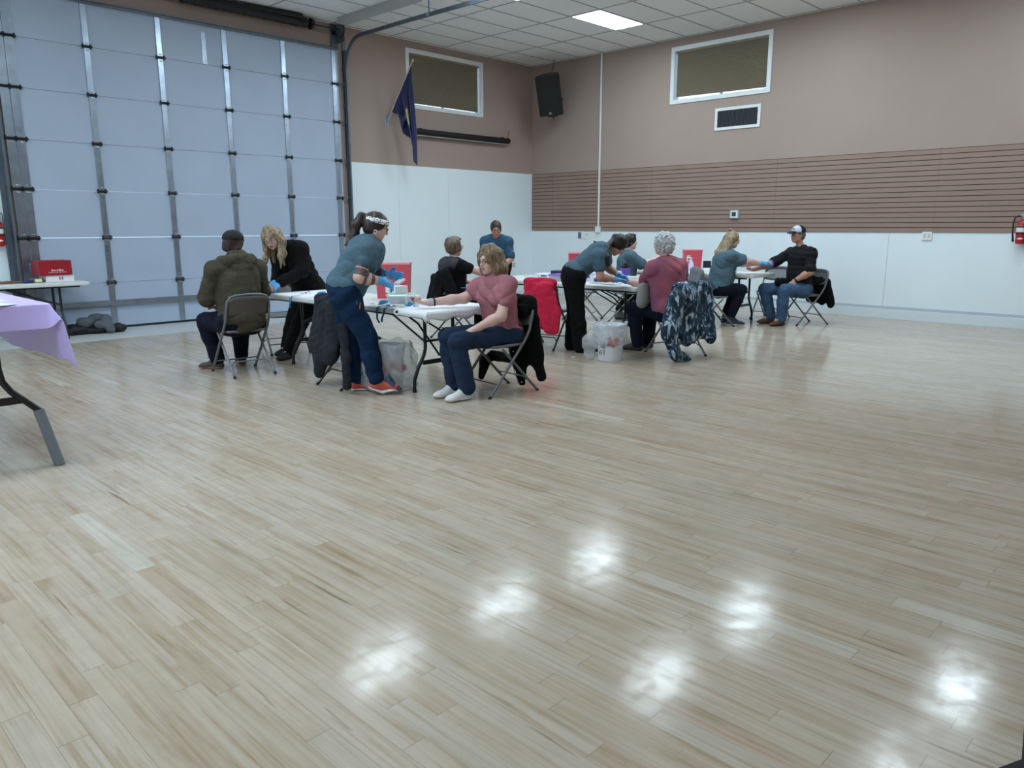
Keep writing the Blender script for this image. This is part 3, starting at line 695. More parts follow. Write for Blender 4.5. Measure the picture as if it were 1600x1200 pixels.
# ================================================================== CHAIRS
M_chair = mat('chair_metal', S(118, 120, 123), .42, metal=.35, var=(5, .05))
M_chaird = mat('chair_metal_brown', S(92, 88, 84), .42, metal=.3)
M_vinyl = mat('dark_vinyl', S(34, 34, 36), .5)
def make_chair(label, mback=None, mseat=None, mframe=None):
    mf = mframe or M_chair; o = empty('folding_chair', label=label, cat='chair', group='grey folding chairs')
    s = [(-.185, .205), (.185, .205), (.20, .15), (.205, -.12), (.19, -.17), (-.19, -.17), (-.205, -.12), (-.20, .15)]
    def seatring(k, z): return [(x*k, y*k, z+(.006*(y < 0))) for x, y in s]
    R_ = [seatring(.94, .418), seatring(1., .42), seatring(1., .437), seatring(.97, .446), seatring(.85, .443), seatring(.5, .436)]; n = 8
    MB().add([p for r in R_ for p in r], [tuple(range(n))[::-1], tuple(range(5*n, 6*n))]+[(i*n+k, i*n+(k+1) % n, (i+1)*n+(k+1) % n, (i+1)*n+k) for i in range(5) for k in range(n)]).build('seat', mseat or mf, o, sub=1, smooth=2)
    # side tubes: front leg running up into the back hoop
    for sx in (-1, 1):
        x = .222*sx
        lg = MB().tube([(x, .27, .0), (x, -.02, .34), (x*.99, -.135, .475), (x*.97, -.19, .56)], .0125, 12).build('leg', mf, o, smooth=True)
        MB().tube([(x, .272, 0), (x, .255, .02)], .0145, 12).build('foot_cap', M_rubber, lg)
        x2 = .20*sx
        lg = MB().tube([(x2, .10, .41), (x2*1.02, -.30, 0)], .0115, 12).build('leg', mf, o, smooth=True)
        MB().tube([(x2*1.02, -.301, 0), (x2*1.02, -.283, .02)], .0135, 12).build('foot_cap', M_rubber, lg)
    hoop = [(.215, -.19, .56), (.213, -.225, .68), (.205, -.245, .745), (.175, -.256, .785), (.12, -.262, .80), (0, -.265, .806)]
    hoop = hoop+[(-x, y, z) for x, y, z in hoop[::-1][1:]]
    MB().tube(hoop, .0125, 12).build('back_frame', mf, o, smooth=True)
    P = []
    for i in range(13):
        u = -1+2*i/12; row = []
        for j in range(6):
            v = j/5; z = .585+.205*v-(.03*u**4 if v > .7 else 0)+(.018*u*u*(1-v)); y = -.195-.07*v-.022*(1-u*u)
            row.append((u*.205*(1-.04*v*abs(u)), y, z))
        P.append(row)
    MB().grid(P).build('backrest', mback or mf, o, solid=.006, smooth=2)
    MB().tube([(-.222, .205, .075+.0), (-.222, .205, .075)], .004).tube([(-.22, .175, .115), (.22, .175, .115)], .007, 8).build('stretcher', mf, o, smooth=True)
    MB().tube([(-.204, -.255, .045), (-.195, -.20, .10), (-.16, -.165, .14), (.16, -.165, .14), (.195, -.20, .10), (.204, -.255, .045)], .007, 8).build('stretcher', mf, o, smooth=True)
    return o
def put(o, x, y, F):
    o.location = (x, y, 0); o.rotation_euler = (0, 0, math.atan2(-F[0], F[1])); return o
ch0 = make_chair('grey folding chair under the man in the olive hoodie', M_chaird)
put(ch0, -9.30, -4.62, (.10, .99))
base = make_chair('grey folding chair under the woman in the pink blouse'); put(base, -8.16, -7.13, (-1, .10))
def chair(label, x, y, F):
    c = copy_tree(base); c['label'] = label; return put(c, x, y, F)
chair('grey folding chair behind the bent blonde nurse at the near table end', -8.33, -3.72, (-.25, -1))
dk = make_chair('dark seated folding chair carrying the charcoal jacket beside the tattooed nurse', M_vinyl, M_vinyl, M_chaird); put(dk, -8.84, -5.93, (1, -.03))
chair('grey folding chair under the short haired woman in black', -6.20, -4.40, (.93, -.36))
d2 = copy_tree(dk); d2['label'] = 'dark folding chair with a red coat on its back'; put(d2, -5.88, -5.73, (.95, .25))
chair('grey folding chair under the white haired person', -5.30, -7.16, (.34, .94))
chair('grey folding chair under the dark haired nurse at the far right table', -3.06, -4.78, (.8, -.6))
chair('empty grey folding chair standing between the middle and right tables', -3.35, -4.22, (.45, -.9))
chair('grey folding chair under the blonde nurse with a hair bun', -2.66, -6.10, (.75, -.66))
chair('grey folding chair under the man in the black and white cap', -1.55, -7.0, (-.88, .46))
chair('empty grey folding chair on the far side of the right table', -1.22, -6.33, (-1, -.1))
# ================================================================== BUCKETS IN BAGS
M_bag = mat('clear_bag', S(222, 228, 234), .2, alpha=.38, spec=.9, bump=(22, .9, .02))
M_buck = mat('bucket_plastic', S(232, 238, 246), .4)
def bag_mesh(c, prof, seed, amp=.03, n=56, tilt=(0, 0)):
    r_ = np.random.default_rng(seed); ph = r_.uniform(0, 6, 12); rows = []
    hs = np.linspace(0, 1, 34)
    for h in hs:
        r, z = np.interp(h, [p[0] for p in prof], [p[1] for p in prof]), np.interp(h, [p[0] for p in prof], [p[2] for p in prof]); row = []
        for k in range(n):
            a = 2*PI*k/n
            w = abs(math.sin(5*a+4*h+ph[0]))*.6+abs(math.sin(9*a-7*h+ph[1]))*.4+abs(math.sin(3*a+11*h+ph[2]))*.5+.35*math.sin(23*a+ph[3]+9*h)
            rr_ = r+amp*(w-.7)*min(1, h*6)
            row.append((c[0]+rr_*math.cos(a)+tilt[0]*h, c[1]+rr_*math.sin(a)+tilt[1]*h, c[2]+z+.012*math.sin(7*a+ph[4])*(h > .1)))
        row.append(row[0]); rows.append(row)
    return MB().grid(rows)
def heart_mark(o, c, toward, s=1., nm='red_mark'):
    """cupped red leaf mark wrapped on the bucket front"""
    n = nrm(toward); t = np.cross(A(0, 0, 1), n); q = MB()
    for sg in (-1, 1):
        pts = [(0, -.05), (.055, .0), (.058, .04), (.03, .06), (.006, .015)]
        v = [np.array(c)+t*sg*a*s+A(0, 0, b*s)+n*(.001) for a, b in pts]; v2 = [p-n*.003 for p in v]
        q.add(v+v2, [(0, 1, 2, 3, 4), (9, 8, 7, 6, 5)]+[(i, (i+1) % 5, 5+(i+1) % 5, 5+i) for i in range(5)])
    return q.build(nm, mat('red_print', S(196, 48, 44), .5), o)
def bucket(c, r0, r1, h, lab, seed, mark):
    o = empty('bucket', c, label=lab, cat='bucket', group='white bag lined buckets')
    c = np.array(c, float)
    MB().lathe([(0, 0), (r0, 0), (r0+.002, .01), (r1, h-.03), (r1+.008, h-.03), (r1+.008, h-.005), (r1+.003, h), (r1-.004, h), (r0-.004, .02), (0, .02)], c, 36).build('pail', M_buck, o, smooth=True)
    n = nrm(CAMP-c-A(0, 0, CAMP[2])); n[2] = 0; n = nrm(n); t = np.cross(A(0, 0, 1), n)
    k = (r0+(r1-r0)*.55)
    heart_mark(o, c+n*(k+.004)+t*(.03 if mark else .0)+A(0, 0, h*.52), n, 1.1)
    return o, n, t
def bag(name, lab, c, prof, seed, amp, tilt=(0, 0)):
    o = bag_mesh(c, prof, seed, amp, tilt=tilt).build('clear_bin_bag', M_bag, None, smooth=2, label=lab, cat='bag', group='clear bin bags'); return o
# bucket by the bending nurse
bc = A(-6.14, -6.86, .001)
o, n, t = bucket(bc, .128, .15, .40, 'white bucket on the floor under the middle table front corner', 3, True)
text_mesh('61', .075, bc+n*.137-t*.085+A(0, 0, .10), t, (0, 0, 1), M_black, 'number_print', o)
for i in range(5): MB().obox(bc+n*.14-t*.085+A(0, 0, .215-.015*i), (t, n, (0, 0, 1)), (.022, .003, .003)).build('small_print', M_black, o)
for i in range(2): MB().obox(bc+n*.143-t*.01+A(0, 0, .19-.014*i), (t, n, (0, 0, 1)), (.03, .003, .003)).build('small_print', M_black, o)
bag('', 'clear bag folded over the white bucket by the bending nurse', bc, [(0, .158, .17), (.25, .18, .20), (.6, .185, .30), (.9, .172, .41), (1, .14, .415)], 5, .022)
q = sdf_obj('clear_bin_bag', [cone(bc+A(-.13, .10, .36), bc+A(-.16, .17, .20), .04, .07, .03), cone(bc+A(-.16, .17, .20), bc+A(-.15, .17, .06), .07, .055, .04)], .008, M_bag, None, disp=folds(.010, 60, seed=3), label='loose clear bag tail hanging down the left of the white bucket', cat='bag', group='clear bin bags')
# bucket between nurse and pink woman
b2 = A(-8.75, -6.30, .001)
o, n, t = bucket(b2, .135, .158, .40, 'white bucket inside a big clear bag under the near table', 3, False)
heart_mark(o, b2+n*.158+t*.12+A(0, 0, .19), nrm(n+t*.6), .9)
MB().obox(b2+n*.165-t*.13+A(0, 0, .345), (t, n, (0, 0, 1)), (.02, .004, .02)).build('blue_tab', mat('blue_tab', S(40, 150, 200), .5), o)
bag('', 'big clear bag ballooning around the bucket beside the tattooed nurse', b2, [(0, .20, .003), (.2, .25, .03), (.5, .265, .17), (.8, .24, .34), (1, .20, .43)], 8, .03)
b3 = A(-8.20, -4.85, .001)
o, n, t = bucket(b3, .13, .15, .38, 'white bucket in a clear bag under the left end of the near table', 3, False)
bag('', 'clear bag around the bucket behind the left table legs', b3, [(0, .22, .003), (.2, .26, .03), (.5, .26, .17), (.8, .24, .36), (1, .17, .48)], 12, .035, tilt=(-.05, .04))
# ================================================================== SHARPS CONTAINERS
M_sh = mat('sharps_red', S(214, 84, 98), .4)
M_shl = mat('sharps_lid', S(232, 170, 178), .35)
def sharps(x, y, F, w, d, h, label):
    o = empty('sharps_container', (x, y, TZ), label=label, cat='sharps container', group='red sharps containers')
    F = nrm((*F, 0)); R_ = nrm(np.cross(F, A(0, 0, 1))); c = A(x, y, TZ+.001)
    def ring(k, z): return [c+R_*a*w/2*k+F*b*d/2*k+A(0, 0, z) for a, b in ((-1, -1), (1, -1), (1, 1), (-1, 1))]
    v = ring(.90, 0)+ring(1., h); MB().add(v, [(3, 2, 1, 0), (4, 5, 6, 7)]+[(i, (i+1) % 4, 4+(i+1) % 4, 4+i) for i in range(4)]).build('tub', M_sh, o)
    v = ring(1.04, h)+ring(1.04, h+.018)+ring(.98, h+.024); MB().add(v, [(3, 2, 1, 0), (8, 9, 10, 11)]+[(j*4+i, j*4+(i+1) % 4, j*4+4+(i+1) % 4, j*4+4+i) for j in (0, 1) for i in range(4)]).build('lid', M_shl, o)
    lc = c+F*(d/2+.003)+R_*(w*.27)+A(0, 0, h*.60)
    MB().obox(lc, (R_, F, (0, 0, 1)), (w*.095, .004, h*.15)).build('label', M_wht, o)
    MB().lathe([(0, 0), (.017, 0), (.017, .003), (0, .003)], lc+F*.0035+A(0, 0, -.005), 18, ax=F).build('hazard_dot', mat('dark_red', S(110, 14, 22), .5), o)
    MB().obox(lc+F*.004+A(0, 0, -h*.09), (R_, F, (0, 0, 1)), (w*.07, .0015, .003)).obox(lc+F*.004+A(0, 0, h*.11), (R_, F, (0, 0, 1)), (w*.07, .0015, .003)).build('fine_print', M_black, o)
sharps(-8.18, -5.68, (-.72, -.69), .34, .18, .335, 'red sharps container standing on the near table behind gloved hands')
sharps(-1.78, -5.20, (-.72, -.69), .29, .17, .315, 'red sharps container beside the sanitizer pump on the right table')
sharps(-4.74, -5.24, (-.72, -.69), .27, .15, .34, 'red sharps container half hidden behind the bending nurse back')
# ================================================================== TABLE-TOP THINGS
UPV = (0, 0, 1)
M_blue = mat('tourniquet_blue', S(46, 150, 200), .5)
M_dkblue = mat('tourniquet_teal', S(30, 92, 130), .5)
M_clear = mat('clear_plastic', S(235, 240, 245), .15, alpha=.34)
M_paper = mat('exam_paper', S(238, 241, 245), .65, bump=(25, .2, .003))
# paper sheet over the right end of the near table
pp = MB(); x0, x1, y0, y1 = -8.825, -8.005, -6.975, -6.45
P = []
for i, x in enumerate([x0-.004, x0, *np.linspace(x0+.03, x1-.03, 10), x1, x1+.004]):
    row = []
    for y in [y0-.012, y0-.008, y0-.004, y0, *np.linspace(y0+.04, y1, 9)]:
        dz = 0
        if y < y0: dz = -(y0-y)/.012*(.075+.02*math.sin(i*2.1))
        row.append((x, y, TZ+.003+dz+.0015*math.sin(i*1.3+y*30)))
    P.append(row)
pp.grid(P)
q = []
for y in np.linspace(y0-.008, -6.60, 8): q.append([(x0-.005, y, TZ+.003), (x0-.012, y, TZ-.02), (x0-.014, y, TZ-.05-(.045 if y < -6.93 else 0))])
pp.grid(q)
sh_ = pp.build('paper_cover', M_paper, None, smooth=2, solid=.0012, label='white exam paper taped over the right end of the near table', cat='paper')
rl_ = empty('tape_roll', (x0-.03, -6.59, TZ-.03), label='white tape roll with dark centre at the front edge of the near table', cat='tape roll')
ax_ = nrm(A(-.72, -.69, .0)); c_ = A(x0-.018, -6.59, TZ-.018)
MB().lathe([(.013, 0), (.027, 0), (.027, .05), (.013, .05), (.013, 0)], c_-ax_*.03, 24, ax=ax_).build('roll', M_paper, rl_, smooth=True); MB().lathe([(0, 0), (.0128, 0), (.0128, .047), (0, .047)], c_-ax_*.03, 18, ax=ax_).build('hole_shade', M_black, rl_)  # black disc in the open hole stands for the shade inside the roll
pc = MB().box((-8.80, -4.95, TZ), (-8.05, -4.28, TZ+.0015)).build('paper_cover', M_paper, None, label='white exam paper over the left end of the near table', cat='paper')
def ribbon(pts, w, m, label, side=(0, 1, 0), group='blue tourniquet straps'):
    s_ = nrm(side); return MB().grid([[np.array(p)-s_*w/2, np.array(p)+s_*w/2] for p in pts]).build('tourniquet', m, None, smooth=2, solid=.0015, label=label, cat='tourniquet', group=group)
def hang(y, L, bend, m, lab):
    e = -8.815
    ribbon([(e+.10, y, TZ+.003), (e+.02, y, TZ+.003), (e-.008, y, TZ-.01), (e-.012, y+bend*.2, TZ-.06), (e-.02, y+bend*.5, TZ-.06-L*.5), (e-.006, y+bend, TZ-.06-L)], .026, m, lab)
hang(-6.27, .085, -.03, M_dkblue, 'left of two teal tourniquets hanging off the near table front edge')
hang(-6.38, .07, .045, M_dkblue, 'right of two teal tourniquets hanging off the near table front edge')
hang(-4.78, .06, .01, M_blue, 'blue tourniquet hanging off the table edge near the hoodie man')
def loopy(x, y, r, lab, m=M_blue, z=TZ):
    pts = [(x+r*math.cos(a)*(1+.3*math.sin(2*a)), y+r*.7*math.sin(a), z+.012+.012*math.sin(1.5*a)) for a in np.linspace(0, 5.3, 14)]
    ribbon(pts, .022, m, lab, side=(0, 0, 1), group='loose blue tourniquets')
loopy(-8.64, -6.12, .055, 'loose blue tourniquet in front of the clear tub')
loopy(-8.60, -6.45, .045, 'loose blue tourniquet between the two small bottles')
loopy(-8.50, -4.85, .055, 'loose blue tourniquet on the left end of the near table')
MB().box((-8.40, -6.72, TZ+.003), (-8.3, -6.69, TZ+.008)).build('tourniquet', M_blue, None, label='flat blue strap lying under the pink blouse sleeve', cat='tourniquet', group='loose blue tourniquets') if False else None
def tub(x, y, F, w, d, h, label, mlid=None, name='plastic_tub', z=TZ, mbody=None):
    o = empty(name, (x, y, z), label=label, cat='tub'); F = nrm((*F, 0)); R_ = nrm(np.cross(F, A(0, 0, 1))); c = A(x, y, z+.001)
    def ring(k, zz_): return [c+R_*a*w/2*k+F*b*d/2*k+A(0, 0, zz_) for a, b in ((-1, -1), (1, -1), (1, 1), (-1, 1))]
    v = ring(.88, 0)+ring(1., h)+ring(.97, h)+ring(.86, .004); MB().add(v, [(3, 2, 1, 0)]+[(j*4+i, j*4+(i+1) % 4, j*4+4+(i+1) % 4, j*4+4+i) for j in range(3) for i in range(4)]+[(12, 13, 14, 15)]).build('body', mbody or M_clear, o)
    v = ring(1.05, h)+ring(1.05, h+.012)+ring(.9, h+.018); MB().add(v, [(3, 2, 1, 0), (8, 9, 10, 11)]+[(j*4+i, j*4+(i+1) % 4, j*4+4+(i+1) % 4, j*4+4+i) for j in (0, 1) for i in range(4)]).build('lid', mlid or M_clear, o)
    return o, c, F, R_
o, c, F_, R_ = tub(-8.44, -6.19, (-.72, -.69), .30, .18, .062, 'clear plastic tub of supplies with a red triangle on the near table')
MB().add([c+F_*.098+R_*a+A(0, 0, b) for a, b in ((-.11, .062), (-.06, .062), (-.085, .02))]+[c+F_*.095+R_*a+A(0, 0, b) for a, b in ((-.11, .062), (-.06, .062), (-.085, .02))], [(0, 1, 2), (5, 4, 3), (0, 3, 4, 1), (1, 4, 5, 2), (2, 5, 3, 0)]).build('hazard_triangle', mat('orange_red', S(190, 90, 70), .5), o)
for k, (a, b) in enumerate(((-.08, 0), (-.02, .02), (.05, -.01))): MB().obox(c+R_*a+F_*b+A(0, 0, .03), (R_, F_, (0, 0, 1)), (.025, .05, .025), bev=.004).build('packet', M_wht, o)
tub(-8.33, -5.99, (-.72, -.69), .26, .17, .055, 'flat mint coloured tub behind the tattooed nurse forearm', mat('mint', S(170, 215, 200), .4), mbody=mat('mint2', S(190, 220, 212), .4))
o = empty('tissue_box', (-8.32, -5.90, TZ+.07), label='small white box with black mark stacked on the mint tub', cat='box')
MB().box((-8.42, -6.02, TZ+.076), (-8.27, -5.86, TZ+.145), bev=.004).build('carton', M_wht, o); MB().box((-8.4215, -5.96, TZ+.085), (-8.419, -5.945, TZ+.12)).box((-8.4215, -5.935, TZ+.085), (-8.419, -5.93, TZ+.12)).build('black_mark', M_black, o)
def bottle(x, y, r, h, label, z=TZ, m=None, capm=None, grp='small clear bottles'):
    o = empty('small_bottle', (x, y, z), label=label, cat='bottle', group=grp)
    MB().lathe([(0, 0), (r, 0), (r, h*.6), (r*.45, h*.72), (0, h*.72)], (x, y, z+.001), 18).build('body', m or mat('clear_bottle', S(228, 236, 245), .15, alpha=.8), o, smooth=True)
    MB().lathe([(0, 0), (r*.42, 0), (r*.2, h*.28), (0, h*.28)], (x, y, z+.001+h*.72), 14).build('cap', capm or M_wht, o, smooth=True)
bottle(-8.62, -6.43, .016, .085, 'left of two small clear bottles near the tub')
bottle(-8.60, -6.56, .016, .085, 'right of two small clear bottles near the clenched fist')
for (x, y, a, c_) in ((-8.70, -6.02, .3, 0), (-8.72, -6.30, 1.1, 1), (-8.66, -6.34, .2, 0), (-8.71, -6.50, 1.9, 0), (-8.56, -6.50, .5, 1), (-8.52, -6.36, 2.4, 0), (-8.35, -6.45, .9, 0), (-8.45, -6.55, 1.4, 2)):
    q = MB().obox((x, y, TZ+.009), ((math.cos(a), math.sin(a), 0), (-math.sin(a), math.cos(a), 0), UPV), (.030, .014, .006), bev=.004)
    q.build('small_packet', [M_wht, M_blue, mat('green_packet', S(70, 110, 60), .5)][c_], None, label='small %s packet among supplies in front of the clear tub' % ('white', 'blue', 'dark green')[c_], cat='packet', group='%s packets scattered round the clear tub' % ('white', 'blue', 'dark green')[c_])
# white carton and vials left of the nurse
o = empty('supply_box', (-8.25, -5.02, TZ), label='tall white supply carton on the near table left of the tattooed nurse', cat='box')
MB().box((-8.32, -5.10, TZ+.002), (-8.21, -4.96, TZ+.13), bev=.003).build('carton', M_wht, o); MB().box((-8.3225, -5.07, TZ+.05), (-8.3195, -5.0, TZ+.1)).build('label', mat('grey_print', S(170, 176, 186), .5), o)
def vial(x, y, a, colr, lab, z=TZ+.0015, L=.06):
    o = empty('blood_tube', (x, y, z), label=lab, cat='tube', group='blood tubes and caps on the tables'); d = A(math.cos(a), math.sin(a), 0); p = A(x, y, z+.0085)
    MB().tube([p, p+d*L], .007, 10).build('glass_tube', mat('tube', S(210, 214, 220), .2), o, smooth=True); MB().tube([p+d*L, p+d*(L+.018)], .0085, 10).build('cap', colr, o, smooth=True)
M_purple = mat('purple_cap', S(120, 70, 160), .4); M_maroon = mat('maroon_cap', S(110, 30, 60), .4)
T1 = 'small capped tube or pen lying on the left part of the near table'; T2 = 'small dark capped tube lying on the middle table front edge'
for (x, y, a, c_, l_) in ((-8.6, -4.62, .3, M_maroon, T1), (-8.45, -4.55, 1.2, M_maroon, T1), (-8.65, -4.98, -.4, M_black, T1), (-8.4, -4.75, 2.1, M_purple, T1), (-8.6, -5.2, .9, M_black, T1),
                         (-5.38, -4.95, .3, M_black, T2), (-5.36, -5.10, 1.5, M_black, T2), (-5.38, -5.25, .2, M_maroon, T2), (-5.30, -6.28, .8, M_black, T2)):
    vial(x, y, a, c_, l_)
# middle table
def box(name, x, y, w, d, h, m, lab, a=0., z=TZ+.001, cat='box', extra=None):
    o = empty(name, (x, y, z), label=lab, cat=cat); ax = ((math.cos(a), math.sin(a), 0), (-math.sin(a), math.cos(a), 0), (0, 0, 1))
    MB().obox((x, y, z+h/2), ax, (w/2, d/2, h/2), bev=min(.006, h*.2)).build('carton' if cat == 'box' else 'body', m, o)
    if extra:
        em, (ew, eh, ez) = extra; MB().obox(np.array((x, y, z+ez))-np.array(ax[0])*(w/2+.001), (ax[1], (0, 0, 1), ax[0]), (ew/2, eh/2, .001)).build('label', em, o)
    return o
M_nvy = mat('navy_box', S(40, 44, 98), .5); M_bprint = mat('blue_print', S(40, 60, 160), .5)
box('supply_box', -4.95, -4.88, .20, .30, .07, M_wht, 'low white carton at the back left of the middle table', .1, extra=(M_bprint, (.1, .02, .04)))
box('supply_box', -5.02, -5.12, .14, .15, .12, M_nvy, 'navy blue carton standing on the middle table', .2)
o, c, F_, R_ = tub(-5.20, -5.38, (-1, -.1), .34, .22, .075, 'clear tray with purple lid full of tubes on the middle table', mat('purple_lid', S(150, 96, 190), .4), 'supply_tray')
for i in range(9): MB().tube([c+R_*(-.14+.035*i)+F_*.05+A(0, 0, .006), c+R_*(-.14+.035*i)+F_*.05+A(0, 0, .062)], .011, 10).build('tube', mat('tubes', S(170, 160, 170), .3), o)
box('supply_box', -4.95, -5.60, .16, .24, .11, mat('pale_box', S(214, 212, 235), .5), 'pale lilac carton behind the purple lidded tray', .05, extra=(M_bprint, (.12, .03, .06)))
box('supply_box', -5.06, -4.70, .12, .22, .05, M_clear, 'clear empty box at the left end of the middle table', .0)
MB().lathe([(0, 0), (.012, 0), (.012, .02), (0, .025)], (-4.88, -4.93, TZ+.072), 12).build('blue_cap', M_blue, None, label='small blue cap on top of the low white carton', cat='cap')
box('glove_box', -5.20, -5.98, .14, .24, .09, M_wht, 'white glove box with blue print right of the bending nurse', .05, extra=(M_bprint, (.10, .04, .045)))
box('glove_box', -5.02, -6.02, .14, .20, .15, M_wht, 'taller white glove box with black stripe behind the first one', .0, extra=(M_black, (.2, .015, .06)))
box('supply_tray', -5.30, -6.22, .12, .22, .018, M_wht, 'flat white tray with dark clip at the middle table front', .0, cat='tray')
box('supply_box', -4.95, -6.30, .12, .16, .09, M_wht, 'small white carton behind the gloved hands on the middle table', .2)
# purple jar of wipes (on the middle table's back edge)
o = empty('wipes_jar', (-4.78, -5.72, TZ), label='purple wipes jar with black lid behind the bending nurse face', cat='jar')
MB().lathe([(0, 0), (.06, 0), (.062, .01), (.062, .17), (.05, .18), (0, .18)], (-4.80, -6.06, TZ+.001), 24).build('body', mat('purple_jar', S(110, 84, 190), .35), o, smooth=True)
MB().lathe([(.0625, 0), (.0625, .06), (.0, .06)], (-4.80, -6.06, TZ+.03), 24).build('label', mat('jar_label', S(190, 196, 190), .5), o, smooth=True)
MB().lathe([(0, 0), (.055, 0), (.055, .03), (.03, .035), (.03, .06), (0, .06)], (-4.80, -6.06, TZ+.182), 24).build('lid', M_black, o, smooth=True)
# right table
def pump(x, y, lab):
    o = empty('sanitizer_bottle', (x, y, TZ), label=lab, cat='bottle')
    MB().lathe([(0, 0), (.038, 0), (.04, .01), (.04, .11), (.03, .135), (.014, .15), (0, .15)], (x, y, TZ+.001), 22).build('body', mat('sani', S(206, 210, 236), .2), o, smooth=True)
    MB().lathe([(0, 0), (.016, 0), (.016, .02), (.005, .022), (.005, .05), (0, .05)], (x, y, TZ+.15), 14).build('collar', M_wht, o, smooth=True)
    d = nrm(A(-.7, .7, 0)); p = A(x, y, TZ+.203); MB().obox(p+d*.03, (d, (0, 0, 1), np.cross(d, (0, 0, 1))), (.045, .006, .009), bev=.003).build('pump_nozzle', M_wht, o)
pump(-2.02, -5.33, 'clear sanitizer pump bottle in front of the right sharps container')
box('black_container', -1.62+-.10, -5.44, .10, .11, .15, mat('blackish_blue', S(24, 30, 48), .4), 'dark upright container beside the right sharps container', .75, cat='container')
box('supply_box', -2.12, -6.10, .10, .14, .07, M_wht, 'white packet with blue print in front of the blonde nurse', .3, extra=(M_bprint, (.08, .03, .035)))
box('supply_box', -1.95, -5.62, .13, .18, .05, M_wht, 'low white carton behind the blonde nurse on the right table', .1)
MB().box((-2.3, -6.45, TZ+.001), (-1.75, -6.05, TZ+.003)).build('paper_cover', M_paper, None, label='white paper under the arms on the right table end', cat='paper')
# far left table things
bx0 = A(-9.76, -.46, TZ+.001)
o = empty('shoe_box', bx0, label='low white carton with red mark under the red box', cat='box')
MB().box((-9.93, -.62, TZ+.001), (-9.60, -.32, TZ+.085), bev=.003).build('carton', M_wht, o)
q = MB()
for dx in (-.022, .012): q.box((-9.755+dx, -.6225, TZ+.022), (-9.745+dx, -.619, TZ+.066))
q.box((-9.775, -.6225, TZ+.04), (-9.735, -.619, TZ+.048)); q.build('red_print', M_red, o)
o = empty('red_box', bx0+A(0, 0, .09), label='dark red carton stacked on the low white one by the garage door', cat='box')
MB().box((-10.0, -.64, TZ+.087), (-9.62, -.30, TZ+.275), bev=.003).build('carton', mat('wine_red', S(158, 22, 38), .45), o)
q = MB()
for i, (w_, h_) in enumerate(((.012, .02), (.009, .014), (.009, .014), (.006, .014), (.012, .014), (.004, .02), (.014, .02), (.009, .014), (.009, .014), (.008, .014))): q.box((-9.86+i*.0145, -.6425, TZ+.142), (-9.86+i*.0145+w_, -.639, TZ+.142+h_))
q.box((-9.90, -.6415, TZ+.123), (-9.69, -.6395, TZ+.127)); q.build('white_print', M_wht, o)
pc_ = [('brown leather strap lying folded at the left of the far table', S(120, 84, 62), (-10.35, -.55, .16, .07, .03)), ('dark blue cloth bundle on the far left table', S(44, 52, 110), (-10.14, -.62, .05, .05, .04)),
       ('brown strap heap behind the yellow card', S(128, 96, 76), (-10.0+.02, -.5, .14, .09, .035)), ('tan flat strap reaching toward the white carton', S(150, 128, 100), (-9.92, -.28, .12, .05, .04))]
for i, (lab, c_, (x, y, a, b, h_)) in enumerate(pc_):
    sdf_obj('strap_bundle' if i != 1 else 'cloth_bundle', [ell((x, y, TZ+h_*.45), (a, b, h_*.45), k=.02), cone((x-a*.8, y+.02, TZ+.012), (x+a*.9, y-.03, TZ+.014), .012, .011, .02), cone((x-a*.5, y-.06, TZ+.012), (x+a*.6, y+.05, TZ+.02), .011, .011, .02)], .007, mat('strap%d' % i, c_, .7), None, disp=folds(.006, 90, (1, 0, 0), i), label=lab, cat='bundle')
MB().obox((-10.03, -.66, TZ+.03), ((1, 0, 0), (0, .5, .86), (0, -.86, .5)), (.04, .022, .0015)).build('yellow_card', mat('yellow_card', S(225, 222, 160), .6), None, label='small yellow card leaning on the brown straps', cat='card')
# bags on the floor under the far left table
b_ = A(-9.36, -.36, 0)
sdf_obj('black_bag', [ell(b_+A(-.20, 0, .07), (.20, .15, .075)), ell(b_+A(.10, -.05, .055), (.26, .14, .06)), ell(b_+A(.30, -.12, .06), (.10, .09, .06)), cone(b_+A(-.36, .02, .08), b_+A(-.30, -.1, .02), .03, .03), half((0, 0, .004), (0, 0, -1))], .009, mat('black_nylon', S(18, 18, 21), .6), None, disp=folds(.010, 40, (1, 0, 0), 4), label='black soft bag lying on the concrete by the garage door', cat='bag')
sdf_obj('grey_jacket', [ell(b_+A(-.10, -.05, .16), (.11, .11, .07)), ell(b_+A(.06, -.02, .20), (.13, .09, .06)), cone(b_+A(.14, -.1, .19), b_+A(.16, -.2, .05), .07, .05), cone(b_+A(.02, -.17, .13), b_+A(.14, -.16, .10), .045, .05)], .009, mat('grey_fleece', S(92, 96, 104), .9, bump=(90, .5, .004)), None, disp=folds(.014, 38, (.5, 1, 0), 8), label='grey jacket bundled on top of the black bag', cat='jacket')
MB().obox(at(896, 558, z=.004), ((1, 0, 0), (0, 1, 0), (0, 0, 1)), (.02, .012, .003), bev=.001).build('paper_scrap', M_wht, None, label='tiny white scrap on the floor by the bucket', cat='scrap')
